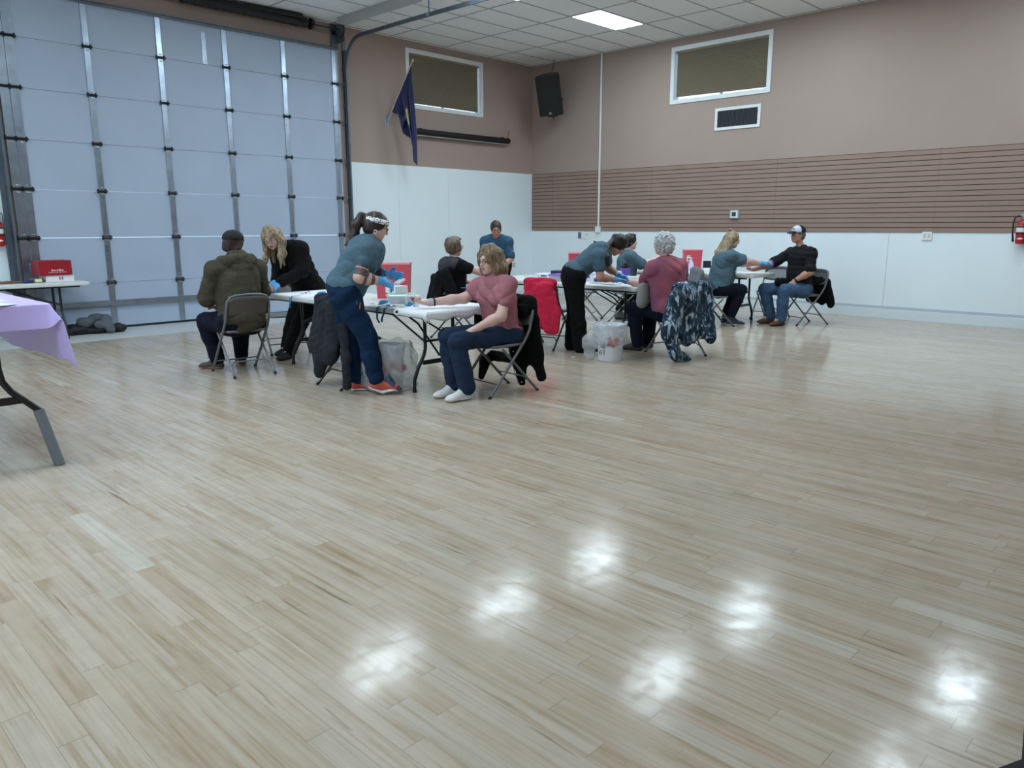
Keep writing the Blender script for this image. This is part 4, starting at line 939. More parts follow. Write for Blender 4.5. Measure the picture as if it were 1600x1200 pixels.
# ================================================================== PEOPLE
SK1, SK2, SK3 = S(206, 164, 148), S(188, 138, 120), S(216, 178, 166)
def basis(face, up):
    u = nrm(up); f = nrm(np.array(face, float)-u*(np.array(face, float)@u)); r = np.cross(f, u); return r, u, f     # r = the person's right
def head_prims(c, face, up, s=1., female=True):
    r, u, f = basis(face, up); L = lambda x, y, z: np.array(c)+s*(r*x+u*y+f*z); ax = (r, u, f); e = lambda p, q, k=.015, op='u': ell(L(*p), np.array(q)*s, ax, k, op)
    jw = .052 if female else .058
    P = [e((0, .022, -.012), (.074, .092, .094), .02), e((0, -.028, .022), (.062, .075, .066), .03), e((0, -.07, .032), (jw, .040, .050), .03),
         e((0, -.097, .062), (.022, .015, .018), .02)]
    for q in (-1, 1):
        P += [e((q*.036, -.030, .062), (.024, .022, .018), .02), cone(L(q*.014, .020, .082), L(q*.046, .018, .068), .010*s, .009*s, .015),
              e((q*.032, .002, .094), (.017, .011, .014), .012, 's'), e((q*.032, .001, .0735), (.0135, .0125, .0125), .003),
              e((q*.074, -.008, -.006), (.009, .030, .018), .008), e((q*.079, -.006, -.002), (.004, .018, .010), .006, 's')]
    P += [cone(L(0, .008, .086), L(0, -.030, .106), .0075*s, .0105*s, .012), e((-.009, -.034, .096), (.008, .007, .009), .006), e((.009, -.034, .096), (.008, .007, .009), .006),
          cone(L(-.020, -.058, .082), L(.020, -.058, .082), .0055*s, .0055*s, .006), cone(L(-.017, -.068, .081), L(.017, -.068, .081), .0065*s, .0065*s, .006), cone(L(-.022, -.0628, .090), L(.022, -.0628, .090), .0025*s, .0025*s, .004, op='s')]
    return P, L, (r, u, f)
def paint_head(V, C, L, ax, c, s=1., brow=S(80, 60, 50), lip=S(170, 96, 92), eye=S(60, 50, 44)):
    r, u, f = ax; D = (V-np.array(c))/s; x, y, z = D@r, D@u, D@f
    near = (np.abs(x) < .1) & (np.abs(y) < .13) & (z > .04) & (z < .13)
    m = near & (np.abs(x) < .021) & (y < -.052) & (y > -.074) & (z > .078); C[m] = lip
    m = near & (np.abs(np.abs(x)-.032) < .014) & (np.abs(y-.001) < .0062); C[m] = S(226, 222, 218)
    m = near & (np.abs(np.abs(x)-.032) < .0058) & (np.abs(y-.001) < .0062); C[m] = eye
    m = near & (np.abs(np.abs(x)-.032) < .016) & (y > .006) & (y < .0095); C[m] = lip_dark(C[m])
    m = near & (np.abs(np.abs(x)-.032) < .019) & (np.abs(y-.0225) < .0042) & (z > .06); C[m] = brow
    m = near & (np.abs(np.abs(x)-.038) < .02) & (np.abs(y+.03) < .018); C[m] = C[m]*np.array((1.05, .93, .92))
    return C
def lip_dark(c): return c*.62
def hand_prims(w, tip, palm, thumb, curl=.5, s=1., fist=False, infl=0., spread=1.):
    """w wrist, tip direction point, palm normal, thumb side vector"""
    d = nrm(np.array(tip)-np.array(w)); n = nrm(np.array(palm)-d*(np.array(palm)@d)); t = nrm(np.cross(d, n)); t = t if t @ np.array(thumb) > 0 else -t
    w = np.array(w, float); P = [cone(w, w+d*.035*s, .024*s+infl, .030*s+infl, .02, n, 1.35), ell(w+d*.052*s, np.array((.041, .042, .0165))*s+infl, (t, d, n), .015)]
    for i, (o, l) in enumerate(((.030, .072), (.010, .080), (-.010, .075), (-.029, .060))):
        a = w+d*.082*s+t*o*s; dr = nrm(d+t*o*2.2*spread); c_ = (1.45 if fist else curl)*(1+.12*i)
        rr = .0090*s+infl*.7
        for k, (fr, ra, rb) in enumerate(((.42, 1, .95), (.32, .95, .88), (.26, .88, .78))):
            ang = c_*(k+.55)*(.95 if k else 1); dd = nrm(dr*math.cos(ang)+n*math.sin(ang)); b = a+dd*l*fr*s
            P.append(cone(a, b, rr*ra, rr*rb, .005)); a = b
    a = w+d*.022*s+t*.030*s; dd = nrm(d*.62+t*.72+n*.25); b = a+dd*.040*s; P.append(cone(a, b, .0125*s+infl*.7, .0105*s+infl*.7, .012))
    dd = nrm(d*.85+t*.30+n*(.5+.5*curl)); P.append(cone(b, b+dd*.032*s, .0102*s+infl*.7, .0085*s+infl*.7, .005))
    return P
def torso_prims(J, fl=0., w=1., depth=1., bust=0., belly=0.):
    hip, neck = J['hip'], J['neck']; R_ = nrm(J['shR']-J['shL']); Sp = nrm(neck-hip); F_ = nrm(np.cross(Sp, R_)); F_ = -F_ if F_ @ J['front'] < 0 else F_
    Rh = nrm(J['hipR']-J['hipL']); ax = (R_, Sp, F_); q = J.get('bend', 0.)
    mid = lerp(hip, neck, .45)-F_*q
    P = [ell(hip+A(0, 0, .0), (.168*w+fl, .115+fl, .118*depth+fl), (Rh, nrm(np.cross(np.cross(Rh, Sp), Rh)), nrm(np.cross(Sp, Rh))), .05),
         cone(lerp(hip, mid, .2), mid, .148*w+fl, .138*w+fl, .06, F_, 1.35/depth),
         cone(mid, lerp(hip, neck, .72), .138*w+fl, .152*w+fl, .06, F_, 1.38/depth),
         ell(lerp(hip, neck, .72), (.158*w+fl, .15+fl, .105*depth+fl), ax, .05),
         cone(J['shL'], J['shR'], .060+fl, .060+fl, .05), cone(neck-Sp*.03, J['shL'], .048+fl, .052+fl, .05), cone(neck-Sp*.03, J['shR'], .048+fl, .052+fl, .05)]
    if bust:
        for s_ in (-1, 1): P.append(ell(lerp(hip, neck, .66)+R_*s_*.072+F_*(.085*depth), (.062+fl*.6, .062+fl*.6, .058*bust+fl*.6), ax, .05))
    if belly: P.append(ell(lerp(hip, neck, .30)+F_*(.05), (.145*w+fl, .15+fl, .10*belly+fl), ax, .06))
    return P, F_, Sp, R_
def arm_prims(J, sd, fl=0., m=1., upto=1.):
    a, b, c = J['sh'+sd], J['el'+sd], J['wr'+sd]
    P = [cone(a, b, .054*m+fl, .043*m+fl, .035), ]
    if upto > .5: P += [cone(b, lerp(b, c, .35), .043*m+fl, .042*m+fl, .03), cone(lerp(b, c, .35), c, .042*m+fl, .0265*m+fl, .03)]
    return P
def leg_prims(J, sd, fl=0., m=1., straight=0.):
    h, k, a = J['hip'+sd], J['kn'+sd], J['an'+sd]; back = nrm(np.cross(nrm(a-k), J['hipR']-J['hipL'])); 
    if back @ J['front'] > 0: back = -back
    P = [cone(h, k, .088*m+fl, .058*m+fl, .05), ell(k, (.056*m+fl, .056*m+fl, .058*m+fl), None, .03)]
    P += [cone(k, lerp(k, a, .35)+back*.012, .053*m+fl, .056*m+fl, .03), cone(lerp(k, a, .35)+back*.012, a, .056*m+fl, .037*m+fl, .03)] if not straight else [cone(k, a, .058*m+fl, straight, .03)]
    return P
def person(name, label, J, skin, head_c, face, hup, hs=1., female=True, vox=.0068, w=1., depth=1., bust=0., belly=0., arm=1., leg=1., hands=(), bare_legs=False, paint=None, brow=None, lip=None):
    base = A(J['hip'][0], J['hip'][1], 0)
    o_prims, L, ax = head_prims(head_c, face, hup, hs, female)
    tp, F_, Sp, R_ = torso_prims(J, 0., w, depth, bust, belly)
    P = tp+o_prims
    P.append(cone(J['neck'], np.array(head_c)-ax[1]*.065*hs-ax[2]*.018, .054, .050, .025))
    for s_ in 'LR': P += arm_prims(J, s_, 0., arm)+leg_prims(J, s_, -.004, leg)
    for s_ in 'LR':
        P.append(cone(J['an'+s_]+UP*.01, lerp(J['an'+s_], J['toe'+s_], .5)+UP*.004, .032, .020, .02))
    for h in hands: P += hand_prims(**h)
    def colf(V):
        C = np.tile(np.array(skin), (len(V), 1)); paint_head(V, C, L, ax, head_c, hs, brow or S(80, 62, 52), lip or S(172, 100, 96))
        if paint is not None: paint(V, C)
        return C
    m = mat('skin_'+name, (1, 1, 1), .5, vc=True, bump=(120, .15, .0008), spec=.4); m.node_tree.nodes['Principled BSDF'].inputs['Subsurface Weight'].default_value = .0
    body = sdf_obj('person', P, vox, m, None, colf=colf, label=label, cat='person')
    return body, L, ax, (F_, Sp, R_)
def fabric(nm, c, **k): return mat(nm, c, .92, sheen=0., spec=.25, bump=(12, .6, .028, (1, 1, 1.7)), var=k.get('var', (30, .06)))
def shirt(body, J, m, fl=.014, w=1., depth=1., bust=0., belly=0., arm=1., sleeve=.75, hem=-.06, vox=.009, nm='shirt', seed=1, amp=.006, full=False, neckr=.062, puff=0., extra=(), fr=42, cuts=(), sub=()):
    P, F_, Sp, R_ = torso_prims(J, fl, w, depth, bust, belly)
    P = P+[half(J['hip']+Sp*hem, -Sp, .012)]+list(sub)
    for s_ in 'LR':
        a, b, c = J['sh'+s_], J['el'+s_], J['wr'+s_]
        if full:
            e_ = lerp(b, c, sleeve); P += [cone(a, b, .053*arm+fl, .045*arm+fl, .04), cone(b, e_, .046*arm+fl, .034*arm+fl*.8, .03)]
        else:
            e_ = lerp(a, b, sleeve); P += [cone(a, e_, .052*arm+fl*.9, .047*arm+fl*1.35, .035)]; es = nrm(b-a); P.append(ell(e_+es*.05, (.001,)*3, None, .01, 's'))
            if puff: P += [ell(lerp(a, e_, .6), (.056*arm+puff,)*3, None, .04)]
    P += list(extra)
    P.append(ell(J['neck']+Sp*.025+F_*.02, (neckr, neckr, neckr), None, .006, 's'))
    return sdf_obj(nm, P, vox, m, body, disp=folds(amp, fr, Sp, seed))
def trousers(body, J, m, fl=.012, w=1., depth=1., leg=1., vox=.009, nm='trousers', cuff=.95, straight=0., seed=2, amp=.005, top=.10, loose=0.):
    hip = J['hip']; Rh = nrm(J['hipR']-J['hipL']); Sp = nrm(J['neck']-hip)
    P = [ell(hip-A(0, 0, .0), (.170*w+fl, .115+fl, .12*depth+fl), (Rh, nrm(np.cross(np.cross(Rh, Sp), Rh)), nrm(np.cross(Sp, Rh))), .05), cone(J['hipL'], J['hipR'], .10*leg+fl, .10*leg+fl, .04)]
    P.append(half(hip+Sp*top, Sp, .01))
    out = list(P)
    for s_ in 'LR':
        h, k, a = J['hip'+s_], J['kn'+s_], J['an'+s_]; e_ = lerp(k, a, cuff); r_end = straight or .045*leg+fl
        out += [cone(h, k, .092*leg+fl, .062*leg+fl, .045), cone(k, lerp(k, a, .4), .062*leg+fl, .058*leg+fl+loose*.4, .03), cone(lerp(k, a, .4), e_, .058*leg+fl+loose*.4, r_end, .03)]
    return sdf_obj(nm, out, vox, m, body, disp=folds(amp, 34, (0, .2, 1), seed))
def shoe(body, an, toe, up=(0, 0, 1), m=None, sole=None, heel=.055, wd=.042, hgt=.085, nm='shoe', vox=.006, soleh=.022, trim=None, flat=True):
    an, toe = np.array(an, float), np.array(toe, float); d = toe-an; L_ = np.linalg.norm(d); d = nrm(d); u = nrm(np.array(up, float)-d*(np.array(up, float)@d)); t = np.cross(d, u)
    sh = np.array(toe)-d*.0; hl = an-d*heel; base = hl-u*0; 
    # foot plane: ankle sits hgt above the sole
    hb = hl-u*(hgt-.012); tb = toe-u*.0
    if flat:
        dh = np.array([toe[0]-an[0], toe[1]-an[1], 0.]); d = nrm(dh); u = UP; t = np.cross(d, u); hb = np.array([an[0], an[1], .006])-d*.058; tb = hb+d*.262
    ln = np.linalg.norm(tb-hb)
    P = [cone(hb+u*.035+d*.035, an-u*.005+d*.0, .036, .040, .03, t, 1.05), cone(hb+d*.04+u*.03, tb-d*.055+u*.028, .036, .038, .03, u, 1.25), ell(tb-d*.05+u*.022, (wd, .06, .026), (t, d, u), .02), cone(an+d*.01, tb-d*.10+u*.035, .036, .030, .03), half(hb+u*.004, -u, .004)]
    s_ = sdf_obj(nm, P, vox, m, body, disp=None)
    Q = [cone(hb+d*.038+u*.01, hb+d*ln*.45+u*.01, .040, .036, .02, u, 2.6), cone(hb+d*ln*.45+u*.01, tb-d*.048+u*.012, .036, .044, .02, u, 2.6)]
    sdf_obj('sole', Q, vox, sole or M_wht, s_)
    if trim is not None: trim(s_, hb, tb, d, u, t)
    return s_
def hair_disp(r, u, f, amp=.004, fr=110, seed=0, along=None):
    ph = np.random.default_rng(seed).uniform(0, 6, 6)
    def g(x, y, z):
        a = x*r[0]+y*r[1]+z*r[2]; b = x*u[0]+y*u[1]+z*u[2]; c = x*f[0]+y*f[1]+z*f[2]
        q = np.sin(fr*a+3*np.sin(14*b+ph[0])+2*np.sin(17*c+ph[1])+ph[2])*.5+np.sin(fr*c*.9+3*np.sin(12*b+ph[3])+ph[4])*.5
        return amp*q+amp*1.2*np.sin(24*b+10*a+ph[5])*np.sin(19*c-9*b)
    return g
def hair_mat(nm, c1, c2):
    m = bpy.data.materials.new(nm); m.use_nodes = True; nt = m.node_tree; b = nt.nodes['Principled BSDF']; b.inputs['Roughness'].default_value = .42
    tc = nt.nodes.new('ShaderNodeTexCoord'); mp = nt.nodes.new('ShaderNodeMapping'); mp.inputs['Scale'].default_value = (1, 1, .16); n = nt.nodes.new('ShaderNodeTexNoise'); n.inputs['Scale'].default_value = 95; n.inputs['Detail'].default_value = 3; n.inputs['Distortion'].default_value = .6
    nt.links.new(tc.outputs['Object'], mp.inputs[0]); nt.links.new(mp.outputs[0], n.inputs['Vector'])
    r = nt.nodes.new('ShaderNodeValToRGB'); r.color_ramp.elements[0].position = .38; r.color_ramp.elements[0].color = (*c1, 1); r.color_ramp.elements[1].position = .62; r.color_ramp.elements[1].color = (*c2, 1)
    nt.links.new(n.outputs['Fac'], r.inputs[0]); nt.links.new(r.outputs[0], b.inputs['Base Color'])
    u = nt.nodes.new('ShaderNodeBump'); u.inputs['Strength'].default_value = .5; u.inputs['Distance'].default_value = .004; nt.links.new(n.outputs['Fac'], u.inputs['Height']); nt.links.new(u.outputs[0], b.inputs['Normal'])
    return m
def scalp(L, ax, s=1., t=.013, front=.055, low=-.03):
    """cap of hair over the skull, cut away from the face"""
    r, u, f = ax
    P = [ell(L(0, .024, -.014), np.array((.074+t, .092+t, .094+t))*s, ax, .02), ell(L(0, -.02, -.05), np.array((.070+t*.7, .075, .055+t*.5))*s, ax, .03)]
    P.append(ell(L(0, -.055, .085), np.array((.060, .112, .078))*s, ax, .012, 's'))
    P.append(half(L(0, low-.06, -.03), -u+f*.15, .01))
    return P
def glasses(body, L, ax, m, s=1., thick=.0022, r_=.021):
    q = MB(); r, u, f = ax
    for sd in (-1, 1):
        ring = [L(sd*.032+r_*1.1*math.cos(a), .000+r_*.8*math.sin(a), .100-.006*abs(math.cos(a))) for a in np.linspace(0, 2*PI, 17)[:-1]]
        q.tube(ring, thick, 6, closed=True); q.tube([L(sd*.054, .004, .096), L(sd*.074, .004, .06), L(sd*.078, .004, .0)], thick, 6)
    q.tube([L(-.010, .004, .102), L(0, .006, .104), L(.010, .004, .102)], thick, 6)
    o = q.build('glasses', m, body, smooth=2)
    return o
def ring_band(body, name, a, b, t, rad, m, w=.02, flat=1.):
    p = lerp(a, b, t); d = nrm(np.array(b)-np.array(a)); return MB().lathe([(rad, -w/2), (rad+.004, -w/2), (rad+.004, w/2), (rad, w/2), (rad, -w/2)], p, 22, ax=d).build(name, m, body, smooth=True)
Jd = lambda **k: {a: (np.array(b, float) if not isinstance(b, (int, float)) else b) for a, b in k.items()}
M_glove = mat('nitrile_blue', S(84, 168, 232), .45, bump=(60, .3, .002))
M_teal = fabric('teal_scrub', S(80, 106, 120), var=(70, .10))
M_navy = fabric('navy_trousers', S(12, 42, 72)); M_blk = fabric('black_cloth', S(10, 10, 13)); M_dnvy = fabric('dark_navy', S(14, 18, 38))
M_denim = fabric('denim', S(34, 50, 76), var=(8, .18)); M_denim2 = fabric('blue_denim', S(66, 94, 126), var=(8, .2))
M_brown = hair_mat('brown_hair', S(34, 24, 22), S(66, 48, 42)); M_dkh = hair_mat('dark_hair', S(18, 14, 15), S(40, 30, 30)); M_bl = hair_mat('blonde_hair', S(96, 78, 60), S(176, 154, 124)); M_lb = hair_mat('light_brown_hair', S(84, 66, 50), S(148, 124, 96)); M_whh = hair_mat('white_hair', S(150, 150, 152), S(226, 228, 232))
M_gl = mat('glasses_frame', S(30, 26, 28), .3)
Zf = lambda px, py, z: at(px, py, z=z)
UP = A(0, 0, 1)
# ------------------------------------------------------------------ 1 tattooed nurse
def nurse_tattoo():
    F = nrm(A(.86, -.5, 0)); Rt = A(F[1], -F[0], 0)                     # facing, person's right
    ctr = A(-9.02, -6.33, 0)
    def P(px, py, lat): # point seen at pixel, lying lat metres to the person's right of the mid plane
        d = C_F+C_R*(px-800)/F_PX-C_U*(py-600)/F_PX; t = ((ctr+Rt*lat-CAMP)@Rt)/(d@Rt); return CAMP+d*t
    J = Jd(hip=P(537, 450, 0), neck=P(579, 377, 0), hipR=P(533, 470, .09), hipL=P(541, 466, -.09), shR=P(574, 391, .17), shL=P(586, 388, -.17), elR=P(562, 433, .21), wrR=P(598, 440, .15), elL=P(584, 425, -.21), wrL=P(606, 428, -.12),
           knR=P(574, 528, .12), anR=P(589, 596, .13), toeR=P(624, 612, .16), knL=P(546, 526, -.10), anL=P(558, 594, -.12), toeL=P(575, 607, -.10), front=F)
    J['hipR'], J['hipL'] = J['hip']+Rt*.085-A(0, 0, .05), J['hip']-Rt*.085-A(0, 0, .05)
    hc, hu = P(588, 354, 0), nrm(UP*.9+F*.32); face = nrm(F*.86-UP*.34)
    tR, tL = P(614, 446, .08), P(632, 434, -.05)
    def tattoo(V, C):
        a, b, c = J['shR'], J['elR'], J['wrR']
        def prm(p, q):
            d = q-p; t = ((V-p)@d)/(d@d); dist = np.linalg.norm(V-(p+np.clip(t, 0, 1)[:, None]*d), axis=1); return t, dist
        n = np.sin(V[:, 0]*150+3*np.sin(V[:, 2]*130))*np.sin(V[:, 2]*170+3*np.sin(V[:, 1]*120))+.5*np.sin(V[:, 1]*260+V[:, 2]*200)
        for (p, q, lo, hi) in ((a, b, .42, .66), (a, b, .70, .95), (b, c, .10, .22), (b, c, .42, .58), (J['elL'], J['wrL'], .2, .85)):
            t, d = prm(p, q); m = (t > lo) & (t < hi) & (d < .075); ed = np.minimum(t-lo, hi-t)/(hi-lo)
            C[m] = S(104, 94, 94)
            mm = m & (n > .25); C[mm] = S(56, 52, 58)
            mm = m & (n < -.75); C[mm] = S(132, 84, 84)
            mm = m & (ed < .1); C[mm] = S(60, 54, 60)
    body, L, ax, (F_, Sp, R_) = person('tattoo', 'person standing at near table in teal T-shirt and printed headband with tattooed arm', J, SK3, hc, face, hu, w=1.02, depth=1.15, bust=.9, belly=1.05, arm=1.15, leg=1.16,
        hands=[dict(w=J['wrR'], tip=tR, palm=-UP*.6+Rt*-.8, thumb=UP+F*.3, curl=.25), dict(w=J['wrL'], tip=tL, palm=Rt, thumb=UP, curl=.35)], paint=tattoo)
    shirt(body, J, M_teal, .014, w=1.02, depth=1.18, bust=.95, belly=1.1, arm=1.12, sleeve=.36, hem=-.03, vox=.0075, seed=11, amp=.012, nm='t_shirt')
    tr = trousers(body, J, M_navy, .012, w=1.0, depth=1.22, leg=1.14, vox=.0075, cuff=.93, seed=5, amp=.009)
    hp_ = J['hip']+Rt*0; 
    ox = lerp(J['hipR'], J['knR'], .32)+Rt*.105+F*.055
    MB().tube([ox, ox+UP*.06+F*.01], .004, 8).build('pen', mat('orange_pen', S(226, 110, 60), .4), tr); MB().tube([ox-F*.02, ox-F*.02+UP*.07], .004, 8).build('pen', mat('teal_pen', S(60, 140, 150), .4), tr)
    Mu = mat('coral_shoe', S(204, 92, 72), .7, bump=(200, .3, .001)); Mn = mat('slate_shoe', S(58, 80, 104), .7, bump=(200, .3, .001)); Mg = mat('green_sock', S(52, 140, 118), .8); Mlb = mat('dark_lace', S(30, 30, 42), .7)
    for s_ in 'RL':
        a, t_ = J['an'+s_], J['toe'+s_]; up = nrm(UP*.9-F*.35) if s_ == 'R' else UP
        fl_ = s_ == 'L'; sh = shoe(body, a-UP*.012, t_, up, Mu, M_wht, hgt=.078, vox=.0055, flat=fl_)
        d = nrm(t_-a); u = nrm(up-d*(up@d)); tt_ = np.cross(d, u); tb = t_
        if fl_: d = nrm(A(d[0], d[1], 0)); u = UP; tt_ = np.cross(d, u); tb = A(a[0], a[1], .006)+d*.204
        sdf_obj('shoe_toe', [ell(tb-d*.058+u*.024, (.0445, .068, .030), (tt_, d, u), .02), cone(tb-d*.10+u*.04, tb-d*.13+u*.055, .036, .034, .02)], .0055, Mn, sh)
        for k in range(3): MB().tube([tb-d*(.105+.02*k)+u*(.072+.012*k)-tt_*.026, tb-d*(.105+.02*k)+u*(.08+.013*k), tb-d*(.105+.02*k)+u*(.072+.012*k)+tt_*.026], .0045, 8).build('shoe_lace', Mlb, sh)
        sdf_obj('sock', [cone(lerp(J['kn'+s_], a, .9), a-UP*.01, .043, .042, .01)], .0065, Mg, body)
    # gloves
    for w_, t_, kw in ((J['wrR'], tR, dict(palm=-UP*.6+Rt*-.8, thumb=UP+F*.3, curl=.25)), (J['wrL'], tL, dict(palm=Rt, thumb=UP, curl=.35))):
        d = nrm(t_-w_); sdf_obj('glove', hand_prims(w_, t_, infl=.0028, **kw)+[cone(w_-d*.035, w_, .036, .031, .012)], .005, M_glove, body, disp=folds(.0012, 130, d, 3))
    ring_band(body, 'wristwatch', J['elL'], J['wrL'], .86, .033, M_black, .026)
    # hair: swept back into a ponytail
    hp = scalp(L, ax, t=.012); tl = [L(0, .04, -.10), L(0, .035, -.145), L(.01, -.04, -.165), L(.01, -.12, -.15), L(.0, -.20, -.175), L(0, -.235, -.20)]
    hp += [cone(tl[0], tl[1], .030, .038, .02), cone(tl[1], tl[2], .038, .042, .02), cone(tl[2], tl[3], .042, .038, .02), cone(tl[3], tl[4], .038, .022, .02), cone(tl[4], tl[5], .022, .008, .02), cone(L(.062, .0, .0), L(.05, -.03, -.05), .020, .02, .02)]
    sdf_obj('hair', hp, .0058, M_brown, body, disp=hair_disp(*ax, amp=.0028, seed=2))
    MB().lathe([(.030, 0), (.036, 0), (.036, .014), (.030, .014)], L(0, .04, -.108), 18, ax=ax[2]).build('hair_tie', M_wht, body)
    # headband: slanted ring round the head
    rows = []
    for k in range(41):
        a = 2*PI*k/40; x, z = .0895*math.sin(a), .109*math.cos(a)-.012
        sl = .048 if z > 0 else .048; y0 = .030+.30*(z)*.22+(0 if z > -.02 else (z+.02)*.1)
        rows.append([L(x*(1.0), y0-.002, z), L(x*1.0, y0+.018, z*1.0), L(x*.96, y0+.040, z*.955-.002)])
    Mhb = bpy.data.materials.new('headband_print'); Mhb.use_nodes = True; nt = Mhb.node_tree; b = nt.nodes['Principled BSDF']; v = nt.nodes.new('ShaderNodeTexVoronoi'); v.inputs['Scale'].default_value = 62; tcn = nt.nodes.new('ShaderNodeTexCoord'); nt.links.new(tcn.outputs['Object'], v.inputs['Vector'])
    rp = nt.nodes.new('ShaderNodeValToRGB'); rp.color_ramp.interpolation = 'CONSTANT'; rp.color_ramp.elements[0].color = (.02, .02, .03, 1); rp.color_ramp.elements[1].position = .40; rp.color_ramp.elements[1].color = (.85, .86, .88, 1); nt.links.new(v.outputs['Distance'], rp.inputs[0]); nt.links.new(rp.outputs[0], b.inputs['Base Color'])
    MB().grid(rows).build('headband', Mhb, body, smooth=2, solid=.004)
    glasses(body, L, ax, M_gl)
    er = L(.083, -.047, -.004); MB().obox(er, (ax[2], ax[1], ax[0]), (.013, .016, .002)).build('earring', M_wht, body); MB().obox(er+ax[0]*.0022, (ax[2], ax[1], ax[0]), (.007, .007, .001)).build('earring', M_gl, body)
    # what the gloved hands hold
    g = lerp(tR, tL, .55)+A(0, 0, -.005); e1 = nrm(tL-tR)
    MB().obox(g, (e1, nrm(np.cross(UP, e1)), UP), (.055, .028, .010), bev=.004).build('gauze_packet', M_wht, None, label='small white packet held between the tattooed nurse gloved hands', cat='packet')
    MB().obox(g+e1*.06-UP*.006, (e1, nrm(np.cross(UP, e1)), UP), (.018, .01, .006), bev=.002).build('needle_cap', mat('cap_blue', S(40, 90, 200), .4), None, label='small blue clip at the tip of the held white packet', cat='clip')
nurse_tattoo()
# ------------------------------------------------------------------ 2 donor in the pink blouse
def donor_pink():
    F = A(-1, .10, 0); F = nrm(F); Rt = A(F[1], -F[0], 0); ctr = A(-8.16, -7.13, 0)
    def P(px, py, lat):
        d = C_F+C_R*(px-800)/F_PX-C_U*(py-600)/F_PX; t = ((ctr+Rt*lat-CAMP)@Rt)/(d@Rt); return CAMP+d*t
    J = Jd(hip=P(788, 519, 0), neck=P(773, 431, 0), shL=P(793, 446, -.17), shR=P(757, 445, .16), elL=P(783, 494, -.24), wrL=P(742, 514, -.10), elR=P(726, 466, .22), wrR=P(668, 473, .34),
           knL=P(714, 534, -.09), anL=P(729, 604, -.10), toeL=P(708, 621, -.09), knR=P(699, 525, .08), anR=P(710, 598, .09), toeR=P(691, 613, .10), front=F, hipL=(0, 0, 0), hipR=(0, 0, 0))
    J['hip'][2] = .53; J['hipL'] = J['hip']-Rt*.085-UP*.015; J['hipR'] = J['hip']+Rt*.085-UP*.015
    hc = P(766, 407, 0); tL, tR = J['wrL']+nrm(A(-.9, .25, -.28))*.1, J['wrR']+nrm(A(-.55, .83, .05))*.1
    body, L, ax, (F_, Sp, R_) = person('pink', 'person seated in dusty pink puff sleeved blouse and jeans resting a fist on table', J, SK3, hc, nrm(F-UP*.16), UP+F*.10, w=.95, depth=1.08, bust=.95, belly=.9, arm=1.02, leg=1.04,
        hands=[dict(w=J['wrL'], tip=tL, palm=-UP, thumb=A(.0, 1, 0), curl=.22), dict(w=J['wrR'], tip=tR, palm=UP, thumb=A(-1, -.3, .4), fist=True)])
    Mp = fabric('pink_blouse', S(166, 108, 116), var=(12, .06))
    shirt(body, J, Mp, .016, w=.97, depth=1.10, bust=1., belly=.95, arm=1.04, sleeve=.50, hem=-.03, vox=.0075, seed=21, amp=.011, puff=.026, nm='blouse')
    for s_ in 'LR': ring_band(body, 'sleeve_cuff', J['sh'+s_], J['el'+s_], .56, .058, Mp, .018)
    trousers(body, J, M_denim, .010, w=.93, depth=1.0, leg=.98, vox=.0075, cuff=1.0, straight=.075, loose=.014, seed=6, amp=.009)
    for s_ in 'LR': shoe(body, J['an'+s_]-UP*.005, J['toe'+s_], UP, mat('white_canvas', S(232, 234, 234), .6), mat('cream_sole', S(224, 220, 208), .6), hgt=.074, vox=.0058)
    # shoulder-length wavy hair
    hp = scalp(L, ax, t=.017, low=-.1); r, u, f = ax
    for (x, z, e, r0) in ((-.082, .0, -.175, .036), (-.088, -.04, -.185, .036), (-.06, -.085, -.19, .04), (0, -.105, -.185, .045), (.06, -.085, -.19, .04), (.088, -.04, -.18, .036), (.084, .005, -.165, .034)):
        hp += [cone(L(x*.8, .05, z*.9), L(x*1.05, -.07, z), r0*.9, r0, .03), cone(L(x*1.05, -.07, z), L(x*1.15+.004, e, z*1.1-.005), r0, r0*.5, .03)]
    hp += [cone(L(-.03, .115, .03), L(-.072, .055, .062), .022, .016, .02), cone(L(-.072, .055, .062), L(-.088, -.01, .045), .016, .014, .02), cone(L(.03, .115, .03), L(.072, .055, .062), .022, .016, .02), cone(L(.072, .055, .062), L(.084, -.03, .05), .016, .014, .02), cone(L(-.088, -.01, .045), L(-.092, -.1, .03), .014, .018, .02),
           cone(L(0, .118, -.02), L(0, .105, .06), .03, .018, .02)]
    sdf_obj('hair', hp, .006, M_lb, body, disp=hair_disp(r, u, f, amp=.0045, fr=80, seed=6))
    glasses(body, L, ax, M_gl)
    d = nrm(J['wrR']-J['elR']); ring_band(body, 'wristband', J['elR'], J['wrR'], .92, .031, mat('wristband', S(178, 184, 192), .5), .03); ring_band(body, 'bracelet', J['elR'], J['wrR'], .83, .033, M_black, .014)
    tq = MB().lathe([(.0565, -.016), (.0605, -.016), (.0605, .016), (.0565, .016), (.0565, -.016)], lerp(J['shR'], J['elR'], .64), 24, ax=nrm(J['elR']-J['shR'])); t2 = lerp(J['shR'], J['elR'], .64)+UP*.06
    tq.obox(t2+A(-.03, .03, -.01), (nrm(A(-1, .6, .0)), nrm(A(.6, 1, 0)), UP), (.05, .010, .002)); tq.build('tourniquet', M_blue, None, smooth=True, label='blue tourniquet tied round the pink topped woman upper arm', cat='tourniquet', group='blue tourniquet straps')
donor_pink()
